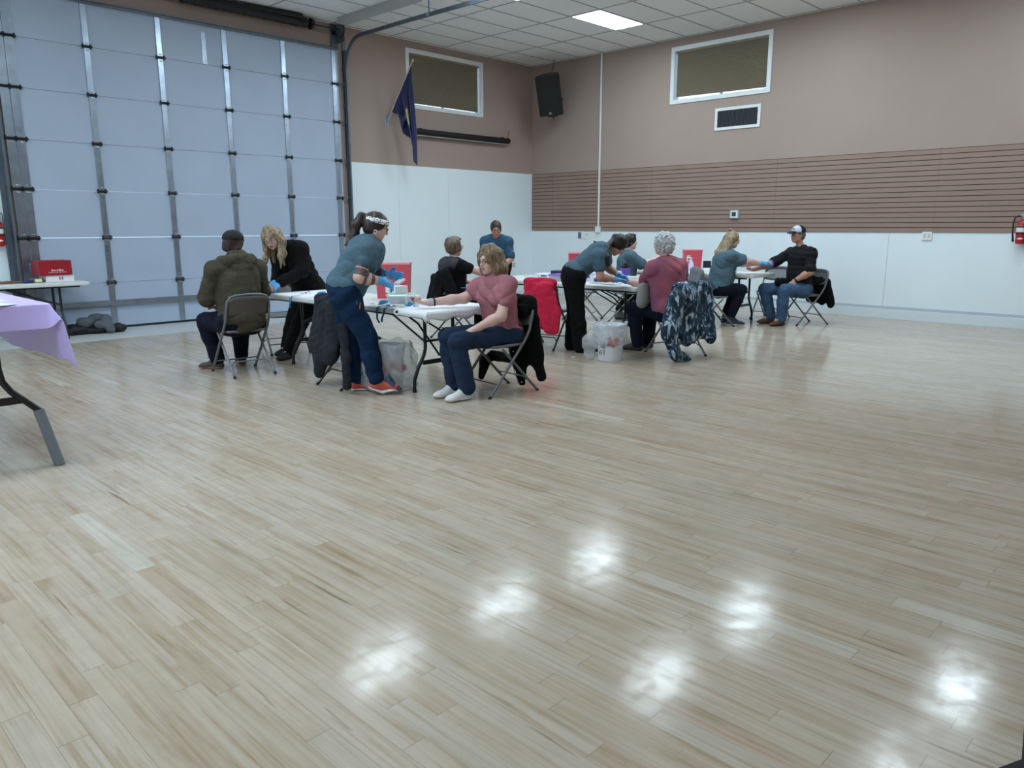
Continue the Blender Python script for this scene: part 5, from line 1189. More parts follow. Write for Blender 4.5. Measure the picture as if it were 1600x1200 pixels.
# ------------------------------------------------------------------ 3 man in the olive hoodie, seen from behind
def donor_olive():
    F = nrm(A(.06, 1, 0)); Rt = A(F[1], -F[0], 0); ctr = A(-9.30, -4.62, 0)
    H_ = lambda lat, fw, z: ctr+Rt*lat+F*fw+UP*z
    J = Jd(hip=H_(0, -.05, .54), neck=H_(.0, .03, 1.10), shL=H_(-.215, .0, 1.04), shR=H_(.215, .02, 1.04), elL=H_(-.29, .10, .76), wrL=H_(-.16, .34, .66), elR=H_(.33, .16, .80), wrR=H_(.52, .36, .80),
           hipL=H_(-.10, -.02, .52), hipR=H_(.10, -.02, .52), knL=H_(-.20, .38, .50), knR=H_(.16, .42, .50), anL=H_(-.17, .30, .10), anR=H_(.16, .42, .10), toeL=H_(-.24, .42, .035), toeR=H_(.2, .6, .035), front=F)
    J['anL'] = H_(-.12, .36, .10); J['toeL'] = H_(-.22, .47, .04)
    hc = H_(.02, .075, 1.29)
    face = nrm(F+Rt*.9-UP*.15); tR = J['wrR']+nrm(A(.7, .3, .0))*.1
    body, L, ax, (F_, Sp, R_) = person('olive', 'person seated with back to camera in an olive hoodie and black cap at the left', J, SK2, hc, face, UP, hs=1.02, female=False, vox=.0078, w=1.22, depth=1.25, belly=1.2, arm=1.25, leg=1.2,
        hands=[dict(w=J['wrL'], tip=J['wrL']+A(.1, .05, -.03), palm=-UP, thumb=A(0, 1, 0), curl=.4), dict(w=J['wrR'], tip=tR, palm=UP, thumb=A(0, 1, .2), curl=.5)])
    Mo = fabric('olive_fleece', S(72, 68, 56), var=(25, .07)); r, u, f = ax
    hood = [cone(H_(-.095, -.105, 1.12), H_(.095, -.105, 1.12), .050, .050, .015), cone(H_(-.14, -.05, 1.13), H_(-.095, -.105, 1.12), .045, .05, .02), cone(H_(.14, -.05, 1.13), H_(.095, -.105, 1.12), .045, .05, .02), cone(H_(-.07, -.135, 1.06), H_(.07, -.135, 1.06), .040, .040, .015, A(0, 1, 0), 1.3), cone(H_(-.13, .03, 1.12), H_(-.05, .13, 1.10), .05, .03, .04), cone(H_(.13, .03, 1.12), H_(.05, .13, 1.10), .05, .03, .04), cone(H_(0, -.085, 1.06), H_(0, -.10, .99), .085, .03, .04, F, 1.6), cone(H_(-.05, -.02, 1.17), H_(.05, -.02, 1.17), .05, .05, .03)]
    sh = shirt(body, J, Mo, .020, w=1.22, depth=1.28, belly=1.25, arm=1.08, sleeve=.35, hem=-.12, vox=.008, seed=31, amp=.015, full=True, neckr=.01, extra=hood, fr=30, nm='hoodie')
    trousers(body, J, M_dnvy, .016, w=1.22, depth=1.3, leg=1.2, vox=.009, cuff=.97, seed=9)
    for s_ in 'LR': shoe(body, J['an'+s_], J['toe'+s_], UP, mat('brown_shoe', S(74, 58, 50), .6), mat('brown_sole', S(150, 120, 96), .6), hgt=.078)
    sdf_obj('hair', scalp(L, ax, t=.019)+[cone(L(-.05, -.05, -.07), L(.05, -.05, -.07), .03, .03, .02), half(L(0, .05, 0), ax[1], .01)], .0065, M_brown, body, disp=hair_disp(*ax, amp=.005, fr=70, seed=4))
    Mc = mat('black_cap_cloth', S(16, 17, 20), .8)
    cap = sdf_obj('cap', [ell(L(0, .045, -.012), np.array((.102, .084, .118)), ax, .02), half(L(0, .034, 0), -u, .004)], .006, Mc, body)
    sdf_obj('cap_brim', [ell(L(0, .030, .10), (.072, .010, .070), (r, nrm(u+f*.35), nrm(f-u*.35)), .01), half(L(0, 0, .085), -f, .006)], .006, Mc, cap)
    MB().lathe([(0, 0), (.008, 0), (.006, .005), (0, .006)], L(0, .124, -.012), 12, ax=u).build('cap_button', Mc, cap, smooth=True)
donor_olive()
# ------------------------------------------------------------------ 4 blonde nurse in black bending over him
def nurse_black():
    F = nrm(A(-.93, -.36, 0)); Rt = A(F[1], -F[0], 0)
    J = Jd(hip=at(484, 452, y=-4.02), neck=at(448, 385, y=-4.08), front=F, hipL=(0, 0, 0), hipR=(0, 0, 0), shL=(0, 0, 0), shR=(0, 0, 0),
           elL=(0, 0, 0), elR=(0, 0, 0), wrL=(0, 0, 0), wrR=(0, 0, 0), knL=(0, 0, 0), knR=(0, 0, 0), anL=(0, 0, 0), anR=(0, 0, 0), toeL=(0, 0, 0), toeR=(0, 0, 0))
    J['hipL'] = J['hip']-Rt*.085-UP*.05; J['hipR'] = J['hip']+Rt*.085-UP*.05
    Sd = nrm(Rt+UP*.0); J['shL'] = J['neck']-Sd*.17+UP*.0-F*.02-UP*.03; J['shR'] = J['neck']+Sd*.17-UP*.03-F*.02
    w_ = at(436, 443, y=-4.28)
    J['wrL'] = w_; J['elL'] = lerp(J['shL'], w_, .5)+UP*-.05-F*.10-Rt*.08
    J['wrR'] = w_+A(.05, .16, .02); J['elR'] = lerp(J['shR'], J['wrR'], .5)+UP*-.06-F*.1+Rt*.05
    fl = A(-8.44, -4.06, 0); J['anL'] = A(-8.55, -4.22, .09); J['anR'] = A(-8.42, -3.94, .09); J['knL'] = lerp(J['hipL'], J['anL'], .5)+F*.05; J['knR'] = lerp(J['hipR'], J['anR'], .5)+F*.03
    J['toeL'] = J['anL']+F*.17-UP*.055; J['toeR'] = J['anR']+F*.17-UP*.055
    hc = at(424, 371, y=-4.16); face = nrm(F*.75-UP*.55-Rt*.25); hu = nrm(UP*.8+F*.5)
    kw = [dict(w=J['wrL'], tip=J['wrL']+A(-.09, -.03, -.04), palm=A(0, .4, -1), thumb=A(0, 1, .6), curl=.5), dict(w=J['wrR'], tip=J['wrR']+A(-.08, -.07, -.04), palm=-UP, thumb=A(0, -1, .3), curl=.5)]
    body, L, ax, fr_ = person('black', 'person with long blonde hair in a black jacket bending over the near table left end', J, SK3, hc, face, hu, w=1., depth=1.1, bust=.8, vox=.0078, hands=kw)
    shirt(body, J, M_blk, .024, w=1.03, depth=1.15, bust=.8, arm=1.0, sleeve=.94, hem=-.13, vox=.0085, seed=41, amp=.013, full=True, nm='jacket')
    trousers(body, J, M_blk, .018, w=1.05, leg=1.15, vox=.009, cuff=.98, straight=.075, seed=3)
    MB().tube([J['hip']+F_ for F_ in (Rt*.0+F*.02-Rt*.17, F*.10-Rt*.15-UP*.05)], .0035, 8).build('jacket_zip', M_galv, body) if False else None
    for s_ in 'LR': shoe(body, J['an'+s_], J['toe'+s_], UP, M_black, M_black, vox=.007)
    for k in kw: d = nrm(k['tip']-k['w']); sdf_obj('glove', hand_prims(infl=.003, **k)+[cone(k['w']-d*.035, k['w'], .036, .031, .012)], .0055, M_glove, body)
    r, u, f = ax; hp = scalp(L, ax, t=.015, low=-.08)
    for (x, z, e, r0, dx, dz) in ((.08, .015, -.26, .032, .02, .05), (.085, -.03, -.30, .036, .03, .02), (-.08, .015, -.28, .034, -.0, .07), (-.085, -.03, -.30, .036, -.01, .03), (.04, -.09, -.2, .04, 0, -.01), (-.04, -.09, -.2, .04, 0, -.01)):
        dn = -UP; p0 = L(x, .03, z); p1 = L(x*1.12, -.06, z); p2 = p1+dn*.14+f*dz*.5; p3 = p2+dn*.12+f*dz*.2+r*dx
        hp += [cone(p0, p1, r0*.8, r0, .025), cone(p1, p2, r0, r0*.9, .025), cone(p2, p3, r0*.9, r0*.25, .025)]
    sdf_obj('hair', hp, .0068, M_bl, body, disp=hair_disp(r, nrm(UP), f, amp=.006, fr=70, seed=12))
    glasses(body, L, ax, M_gl)
nurse_black()
# ------------------------------------------------------------------ 5 bending nurse at the middle table
def nurse_bend():
    F = nrm(A(.80, -.60, 0)); Rt = A(F[1], -F[0], 0); ctr = A(-5.90, -6.22, 0)
    def P(px, py, lat):
        d = C_F+C_R*(px-800)/F_PX-C_U*(py-600)/F_PX; t = ((ctr+Rt*lat-CAMP)@Rt)/(d@Rt); return CAMP+d*t
    J = Jd(hip=P(896, 428, 0), neck=P(944, 388, 0), shR=P(936, 402, .16), shL=P(944, 396, -.17), elR=P(938, 434, .20), wrR=P(963, 437, .12), elL=P(951, 420, -.22), wrL=P(968, 430, -.12),
           knR=P(902, 487, .10), anR=P(907, 541, .11), toeR=P(915, 550, .13), knL=P(897, 486, -.09), anL=P(893, 538, -.10), toeL=P(900, 546, -.11), front=F, hipL=(0, 0, 0), hipR=(0, 0, 0))
    J['hipR'], J['hipL'] = J['hip']+Rt*.085-A(0, 0, .04), J['hip']-Rt*.085-A(0, 0, .04)
    hc = P(966, 383, 0); hu = nrm(F*.80+UP*.55); face = nrm(F*.5-UP*.85)
    kw = [dict(w=J['wrR'], tip=P(982, 438, .04), palm=-UP, thumb=-Rt, curl=.35), dict(w=J['wrL'], tip=P(984, 436, -.03), palm=-UP*.7+Rt*.5, thumb=Rt, curl=.4)]
    body, L, ax, (F_, Sp, R_) = person('bend', 'person in teal T-shirt and black trousers bent over the middle table with dark ponytail', J, SK2, hc, face, hu, vox=.0078, w=.92, depth=1.0, bust=.7, arm=.95, leg=1.0, hands=kw)
    shirt(body, J, M_teal, .016, w=.95, depth=1.05, bust=.75, arm=1., sleeve=.5, hem=-.02, vox=.008, seed=51, amp=.010, nm='t_shirt')
    tr = trousers(body, J, M_blk, .014, w=.98, depth=1.1, leg=1.06, vox=.0085, cuff=.99, straight=.085, loose=.02, seed=14, amp=.005)
    MB().obox(J['hip']+Rt*.165+F*.02-UP*.02, (F, UP, Rt), (.012, .035, .006), bev=.003).build('pocket_tag', mat('cyan_tag', S(70, 170, 190), .5), tr)
    for s_ in 'LR': shoe(body, J['an'+s_], J['toe'+s_], UP, M_black, M_wht, vox=.007)
    for k in kw: d = nrm(k['tip']-k['w']); sdf_obj('glove', hand_prims(infl=.003, **k)+[cone(k['w']-d*.035, k['w'], .035, .030, .012)], .0055, M_glove, body)
    ring_band(body, 'glove_cuff', J['elL'], J['wrL'], .84, .032, mat('cream_band', S(228, 214, 200), .6), .014)
    r, u, f = ax; hp = scalp(L, ax, t=.014); tb = L(0, .02, -.105)
    hp += [cone(L(0, .02, -.09), tb, .035, .03, .02), cone(tb, P(947, 389, .12), .03, .036, .02), cone(P(947, 389, .12), P(948, 402, .20), .036, .030, .02), cone(P(948, 402, .20), P(951, 415, .21), .030, .012, .02), cone(L(.05, .0, .02), L(.06, -.02, -.04), .03, .03, .02), cone(P(945, 388, .02), P(928, 377, .05), .014, .006, .01)]
    sdf_obj('hair', hp, .0066, M_dkh, body, disp=hair_disp(*ax, amp=.003, seed=7))
nurse_bend()
# ------------------------------------------------------------------ 6 white haired donor from behind
def donor_white():
    F = nrm(A(.22, .98, 0)); Rt = A(F[1], -F[0], 0); ctr = A(-5.32, -7.10, 0)
    H_ = lambda lat, fw, z: ctr+Rt*lat+F*fw+UP*z
    J = Jd(hip=H_(-.02, .0, .52), neck=H_(-.06, .06, 1.07), shL=H_(-.25, .06, .98), shR=H_(.13, .03, 1.0), elL=at(1003, 442, z=.80), wrL=at(982, 440, z=.79), elR=H_(.26, .08, .72), wrR=H_(.20, .32, .62),
           hipL=H_(-.11, .0, .50), hipR=H_(.09, .0, .50), knL=H_(-.18, .44, .49), knR=H_(.10, .46, .49), anL=H_(-.17, .36, .09), anR=H_(.10, .46, .09), toeL=H_(-.22, .52, .035), toeR=H_(.10, .6, .035), front=F)
    J['elL'] = lerp(J['shL'], at(998, 441, z=.79), .80)+A(0, 0, -.06); J['wrL'] = at(984, 441, z=.80)
    hc = H_(-.085, .09, 1.245)
    body, L, ax, fr_ = person('white', 'person with short white hair seated from behind in a red and purple T-shirt', J, SK3, hc, nrm(F-Rt*.35-UP*.1), UP, vox=.0078, w=1.25, depth=1.25, belly=1.2, arm=1.15, leg=1.1,
        hands=[dict(w=J['wrL'], tip=J['wrL']+nrm(A(-.2, 1, .0))*.1, palm=UP, thumb=A(1, 0, .2), curl=.6), dict(w=J['wrR'], tip=J['wrR']+A(0, .1, -.02), palm=-UP, thumb=A(1, 0, 0), curl=.3)])
    Mt = bpy.data.materials.new('tie_dye_tee'); Mt.use_nodes = True; nt = Mt.node_tree; b = nt.nodes['Principled BSDF']; b.inputs['Roughness'].default_value = .9
    n = nt.nodes.new('ShaderNodeTexNoise'); n.inputs['Scale'].default_value = 2.6; n.inputs['Detail'].default_value = 6; tcn = nt.nodes.new('ShaderNodeTexCoord'); nt.links.new(tcn.outputs['Object'], n.inputs['Vector']); rp = nt.nodes.new('ShaderNodeValToRGB')
    rp.color_ramp.elements[0].position = .36; rp.color_ramp.elements[0].color = (*S(124, 76, 104), 1); rp.color_ramp.elements[1].position = .66; rp.color_ramp.elements[1].color = (*S(178, 92, 100), 1); nt.links.new(n.outputs['Fac'], rp.inputs[0]); nt.links.new(rp.outputs[0], b.inputs['Base Color'])
    shirt(body, J, Mt, .016, w=1.26, depth=1.27, belly=1.23, arm=1.15, sleeve=.62, hem=-.07, vox=.008, seed=61, amp=.012, fr=34, nm='t_shirt', neckr=.05)
    trousers(body, J, M_dnvy, .014, w=1.22, depth=1.1, leg=1.1, vox=.009, cuff=.98, straight=.07, seed=15)
    for s_ in 'LR': shoe(body, J['an'+s_], J['toe'+s_], UP, mat('dark_shoe', S(52, 46, 44), .6), M_black)
    r, u, f = ax; hp = scalp(L, ax, t=.024, low=-.05)+[ell(L(0, .03, -.03), (.098, .10, .105), ax, .03), ell(L(0, -.05, -.065), (.085, .055, .06), ax, .03), ell(L(0, -.055, .095), np.array((.058, .11, .07)), ax, .01, 's')]
    def curl(x, y, z): return .009*np.sin(75*x+2*np.sin(60*z))*np.sin(70*z+2*np.sin(55*y))+.005*np.sin(120*y+60*z)
    sdf_obj('hair', hp, .0062, M_whh, body, disp=curl)
    ring_band(body, 'arm_band', J['shL'], J['elL'], .98, .052, mat('grey_band', S(120, 118, 128), .6), .018)
donor_white()
# ------------------------------------------------------------------ 7 blonde nurse with a bun at the right table
def nurse_bun():
    F = nrm(A(.74, -.67, 0)); Rt = A(F[1], -F[0], 0); ctr = A(-2.58, -6.14, 0)
    def P(px, py, lat):
        d = C_F+C_R*(px-800)/F_PX-C_U*(py-600)/F_PX; t = ((ctr+Rt*lat-CAMP)@Rt)/(d@Rt); return CAMP+d*t
    J = Jd(hip=P(1121, 450, 0), neck=P(1137, 394, 0), shR=P(1142, 400, .17), shL=P(1142, 400, -.17), elR=P(1167, 408, .20), wrR=P(1190, 412, .10), elL=P(1160, 412, -.20), wrL=P(1189, 411, -.08),
           knR=P(1158, 453, .10), anR=P(1142, 495, .10), toeR=P(1159, 505, .11), knL=P(1152, 452, -.10), anL=P(1133, 492, -.10), toeL=P(1150, 501, -.10), front=F, hipL=(0, 0, 0), hipR=(0, 0, 0))
    J['hip'][2] = .55; J['hipR'], J['hipL'] = J['hip']+Rt*.09-UP*.02, J['hip']-Rt*.09-UP*.02
    hc = P(1144, 375, 0); kw = [dict(w=J['wrR'], tip=P(1202, 412, .04), palm=-UP-Rt*.4, thumb=UP-Rt*.5, curl=.35), dict(w=J['wrL'], tip=P(1202, 411, -.02), palm=-UP+Rt*.4, thumb=UP+Rt*.5, curl=.35)]
    body, L, ax, fr_ = person('bun', 'person with blonde hair and top bun seated in teal shirt facing the capped man', J, SK3, hc, nrm(F-UP*.22), UP+F*.15, vox=.008, w=1.15, depth=1.2, bust=1., belly=1.1, arm=1.1, leg=1.12, hands=kw)
    shirt(body, J, M_teal, .016, w=1.17, depth=1.22, bust=1., belly=1.15, arm=1.12, sleeve=.70, hem=-.05, vox=.009, seed=71, amp=.012, nm='t_shirt')
    trousers(body, J, M_dnvy, .012, w=1.12, leg=1.12, vox=.009, cuff=.9, seed=16)
    for s_ in 'LR': shoe(body, J['an'+s_], J['toe'+s_], UP, mat('navy_shoe', S(44, 52, 66), .6), M_wht, vox=.007)
    for k in kw: d = nrm(k['tip']-k['w']); sdf_obj('glove', hand_prims(infl=.003, **k)+[cone(k['w']-d*.035, k['w'], .036, .031, .012)], .006, M_glove, body)
    r, u, f = ax; hp = scalp(L, ax, t=.015, low=-.05)+[ell(L(0, .135, -.045), (.034, .03, .034), ax, .01)]
    for (x, z) in ((.06, -.06), (.03, -.09), (-.03, -.09), (-.06, -.06), (.085, -.02)):
        hp += [cone(L(x, .02, z), L(x*1.05, -.09, z-.03), .032, .036, .025), cone(L(x*1.05, -.09, z-.03), L(x*1.1, -.20, z-.085), .036, .034, .025), cone(L(x*1.1, -.20, z-.085), L(x*1.1+.01, -.265, z-.11), .034, .012, .025)]
    sdf_obj('hair', hp, .0068, M_bl, body, disp=hair_disp(r, u, f, amp=.005, fr=80, seed=17)); glasses(body, L, ax, M_gl)
nurse_bun()
# ------------------------------------------------------------------ 8 man in cap
def donor_cap():
    F = nrm(A(-.92, .40, 0)); Rt = A(F[1], -F[0], 0); ctr = A(-1.60, -6.97, 0)
    H_ = lambda lat, fw, z: ctr+Rt*lat+F*fw+UP*z
    J = Jd(hip=H_(0, .03, .54), neck=H_(0, .06, 1.13), shR=H_(.205, .05, 1.05), shL=H_(-.205, .05, 1.05), elR=H_(.30, .26, .88), wrR=H_(.33, .50, .82), elL=H_(-.27, .10, .79), wrL=H_(-.17, .32, .70),
           hipL=H_(-.10, .05, .52), hipR=H_(.10, .05, .52), knR=H_(.24, .48, .52), knL=H_(-.11, .46, .52), anR=H_(.17, .38, .10), anL=H_(-.10, .42, .10), toeR=H_(.26, .60, .04), toeL=H_(-.09, .64, .04), front=F)
    J['wrR'] = at(1178, 421, y=-6.50); J['elR'] = lerp(J['shR'], J['wrR'], .52)-UP*.04+Rt*.03
    J['wrL'] = at(1241, 439, y=-6.98); J['knL'] = H_(-.13, .44, .53)
    hc = H_(.02, .115, 1.32)
    body, L, ax, fr_ = person('cap', 'person seated in black short sleeved shirt, jeans and black and white trucker cap', J, SK2, hc, nrm(F-UP*.08), UP, hs=1.03, female=False, vox=.0078, w=1.12, depth=1.15, belly=.9, arm=1.15, leg=1.1,
        hands=[dict(w=J['wrR'], tip=J['wrR']+nrm(A(-.8, .5, .0))*.1, palm=UP, thumb=A(.5, 1, .2), fist=True), dict(w=J['wrL'], tip=J['wrL']+nrm(A(-.5, -.0, -.75))*.1, palm=nrm(A(.5, .3, -.6)), thumb=A(0, 1, 0), curl=.35)], paint=lambda V, C: None)
    Mb = fabric('black_shirt', S(28, 29, 33), var=(60, .15))
    s = shirt(body, J, Mb, .015, w=1.13, depth=1.16, belly=.92, arm=1.15, sleeve=.82, hem=-.06, vox=.0085, seed=81, amp=.010, nm='shirt', neckr=.05, extra=[cone(H_(-.075, .05, 1.155), H_(-.02, .135, 1.115), .017, .013, .012), cone(H_(.075, .05, 1.155), H_(.02, .135, 1.115), .017, .013, .012)])
    trousers(body, J, M_denim2, .014, w=1.08, leg=1.12, vox=.009, cuff=.96, straight=.075, seed=19)
    Mbs = mat('brown_boot', S(88, 54, 42), .45)
    for s_ in 'LR': shoe(body, J['an'+s_], J['toe'+s_], UP, Mbs, M_black, vox=.007, nm='boot')
    sdf_obj('hair', scalp(L, ax, t=.008), .007, hair_mat('grey_hair', S(70, 66, 64), S(120, 116, 112)), body)
    Mw, Mbk = mat('cap_white', S(196, 206, 216), .8), mat('cap_black', S(20, 22, 26), .8); r, u, f = ax
    cap = sdf_obj('cap', [ell(L(0, .05, -.010), np.array((.094, .088, .112)), ax, .02), half(L(0, .035, 0), -u, .004), half(L(0, 0, .012), -f, .003)], .006, Mw, body)
    sdf_obj('cap_back', [ell(L(0, .05, -.010), np.array((.093, .087, .111)), ax, .02), half(L(0, .035, 0), -u, .004), half(L(0, 0, .016), f, .003)], .006, Mbk, cap)
    sdf_obj('cap_brim', [ell(L(0, .038, .105), (.074, .011, .078), (r, nrm(u+f*.28), nrm(f-u*.28)), .01), half(L(0, 0, .088), -f, .006)], .006, Mbk, cap)
    q = MB(); q.obox(L(0, .085, .092), (r, nrm(u-f*.55), nrm(f+u*.55)), (.028, .008, .003), bev=.002).build('cap_emblem', mat('cap_grey', S(120, 130, 140), .6), cap)
    glasses(body, L, ax, M_galvd)
    ring_band(body, 'wristwatch', J['elL'], J['wrL'], .90, .032, M_black, .028); 
    tqp = lerp(J['shR'], J['elR'], .95); MB().lathe([(.058, -.012), (.062, -.012), (.062, .012), (.058, .012), (.058, -.012)], tqp, 22, ax=nrm(J['elR']-J['shR'])).build('tourniquet', M_bprint, None, smooth=True, label='blue tourniquet tied round the capped man arm', cat='tourniquet', group='blue tourniquet straps')
    MB().lathe([(.0125, -.003), (.0145, -.003), (.0145, .003), (.0125, .003), (.0125, -.003)], J['wrL']+nrm(A(-.5, -.0, -.75))*.1, 14, ax=nrm(A(-.5, 0, -.75))).build('ring', mat('gold', S(200, 160, 80), .3, 1.), body)
donor_cap()
# ------------------------------------------------------------------ 9 short haired woman in black, seen from behind
def donor_bob():
    F = nrm(A(.86, -.18, 0)); Rt = A(F[1], -F[0], 0); ctr = A(-6.20, -4.38, 0)
    H_ = lambda lat, fw, z: ctr+Rt*lat+F*fw+UP*z
    J = Jd(hip=H_(0, -.02, .53), neck=H_(.0, .02, 1.08), shR=H_(.17, .0, 1.01), shL=H_(-.17, .0, 1.01), elR=H_(.22, .22, .88), wrR=H_(.20, .47, .81), elL=H_(-.24, .10, .78), wrL=H_(-.15, .35, .70),
           hipL=H_(-.09, .02, .5), hipR=H_(.09, .02, .5), knR=H_(.10, .44, .5), knL=H_(-.10, .44, .5), anR=H_(.10, .42, .09), anL=H_(-.10, .40, .09), toeR=H_(.10, .58, .035), toeL=H_(-.1, .56, .035), front=F)
    hc = at(710, 386, y=-4.42); hc = lerp(hc, H_(0, .05, 1.26), .0)
    J['neck'] = lerp(J['neck'], hc-UP*.18-F*.02, .8)
    for s_, sg in (('R', 1), ('L', -1)): J['sh'+s_] = J['neck']+Rt*sg*.17-UP*.065
    J['elR'] = at(748, 424, y=-4.72); J['wrR'] = J['elR']+nrm(A(.8, .0, -.25))*.24
    body, L, ax, fr_ = person('bob', 'person with short brown hair in black T-shirt and dark scarf seated facing away', J, SK3, hc, nrm(F-UP*.05), UP, vox=.008, w=1.02, depth=1.1, arm=1.05, leg=1.,
        hands=[dict(w=J['wrR'], tip=J['wrR']+F*.1, palm=UP, thumb=A(0, -1, 0), curl=.4), dict(w=J['wrL'], tip=J['wrL']+F*.1, palm=-UP, thumb=A(0, -1, 0), curl=.4)])
    shirt(body, J, M_blk, .016, w=1.05, depth=1.12, arm=1.05, sleeve=.45, hem=-.07, vox=.009, seed=91, nm='t_shirt')
    nk = J['neck']; sc = [cone(nk+Rt*a-F*.05-UP*(.03+.02*abs(a)*4), nk+Rt*(a+.07)-F*.06-UP*(.03+.02*abs(a+.07)*4), .068, .068, .03) for a in (-.14, -.07, 0, .07)]
    sc += [cone(nk-F*.09-UP*.10-Rt*.06, nk-F*.11-UP*.22-Rt*.08, .13, .08, .04, F, 1.5), cone(nk+Rt*.08+F*.03, nk-Rt*.02+F*.09-UP*.02, .035, .03, .03), cone(nk-Rt*.14-F*.03-UP*.05, nk-Rt*.18-UP*.18-F*.05, .05, .04, .03)]
    sdf_obj('scarf', sc, .008, fabric('charcoal_scarf', S(66, 68, 74)), body, disp=folds(.008, 60, nrm(UP+Rt*.6), 5))
    trousers(body, J, M_blk, .012, leg=1., vox=.010, cuff=.92)
    for s_ in 'LR': shoe(body, J['an'+s_], J['toe'+s_], UP, M_black, M_black, vox=.008)
    r, u, f = ax; hp = scalp(L, ax, t=.022, low=-.055)+[ell(L(0, .025, -.045), (.088, .085, .085), ax, .03), cone(L(-.03, .11, .03), L(.04, .10, .07), .03, .018, .02)]
    sdf_obj('hair', hp, .0068, hair_mat('frosted_hair', S(58, 44, 38), S(140, 118, 98)), body, disp=hair_disp(r, u, f, amp=.006, fr=75, seed=22)); glasses(body, L, ax, M_gl)
donor_bob()
# ------------------------------------------------------------------ 10 nurse standing behind the middle table
def nurse_back():
    F = nrm(A(-.75, -.66, 0)); Rt = A(F[1], -F[0], 0); ctr = A(-4.42, -3.52, 0)
    H_ = lambda lat, fw, z: ctr+Rt*lat+F*fw+UP*z
    J = Jd(hip=H_(0, -.12, .93), neck=H_(0, .12, 1.335), shR=H_(.17, .10, 1.27), shL=H_(-.17, .10, 1.27), elR=H_(.22, .16, 1.0), wrR=H_(.10, .36, .88), elL=H_(-.22, .14, 1.02), wrL=H_(-.06, .36, .88),
           hipL=H_(-.09, -.12, .88), hipR=H_(.09, -.12, .88), knR=H_(.1, -.04, .48), knL=H_(-.1, -.04, .48), anR=H_(.1, -.08, .09), anL=H_(-.1, -.08, .09), toeR=H_(.12, .1, .035), toeL=H_(-.12, .1, .035), front=F)
    hc = at(775, 358, y=-3.60); d = hc-(J['neck']+F*.08+UP*.13)
    for k in ('hip', 'neck', 'shR', 'shL', 'elR', 'elL', 'wrR', 'wrL', 'hipL', 'hipR'): J[k] = J[k]+A(d[0], d[1], d[2]*(.9 if k[:3] != 'hip' else .3))
    for k in ('knR', 'knL', 'anR', 'anL', 'toeR', 'toeL'): J[k] = J[k]+A(d[0], d[1], 0)
    kw = [dict(w=J['wr'+s_], tip=J['wr'+s_]+nrm(F*.8-UP*.5)*.1, palm=-UP, thumb=Rt*(-1 if s_ == 'R' else 1), curl=.4) for s_ in 'RL']
    body, L, ax, fr_ = person('back', 'person with brown ponytail and glasses standing in teal jacket with a name badge', J, SK2, hc, nrm(F*.9-UP*.35-Rt*.12), nrm(UP+F*.3), vox=.008, w=.98, depth=1.1, bust=.85, belly=.95, arm=.98, leg=1.05, hands=kw)
    shirt(body, J, fabric('teal_jacket', S(52, 86, 112)), .016, w=1.0, depth=1.12, bust=.9, belly=1.0, arm=1.0, sleeve=.8, hem=-.06, vox=.009, seed=101, nm='jacket')
    trousers(body, J, M_blk, .014, w=1.08, leg=1.1, vox=.010, straight=.08, seed=23)
    for s_ in 'LR': shoe(body, J['an'+s_], J['toe'+s_], UP, M_black, M_black, vox=.008)
    for k in kw: sdf_obj('glove', hand_prims(infl=.003, **k), .0065, M_glove, body)
    b_ = at(803, 414, y=J['hip'][1]-.13); b_ = b_+0
    q = MB().obox(b_, (nrm(A(C_R[0], C_R[1], 0)), UP, F), (.022, .035, .003)); q.tube([b_+UP*.035, b_+UP*.11], .003, 6); q.build('name_badge', M_wht, body)
    for k in range(3): MB().obox(lerp(J['shL'], J['elL'], .6)+F*.055-Rt*.045+UP*(.02-.012*k), (nrm(Rt+F*.6), UP, F), (.03-.008*k, .003, .002)).build('sleeve_print', M_wht, body)
    r, u, f = ax; hp = scalp(L, ax, t=.012)+[cone(L(.0, .02, -.10), L(.03, .0, -.135), .03, .032, .02), cone(L(.03, .0, -.135), L(.04, -.07, -.14), .032, .012, .02)]
    sdf_obj('hair', hp, .0068, M_brown, body, disp=hair_disp(r, u, f, amp=.003, seed=9)); glasses(body, L, ax, M_gl)
nurse_back()
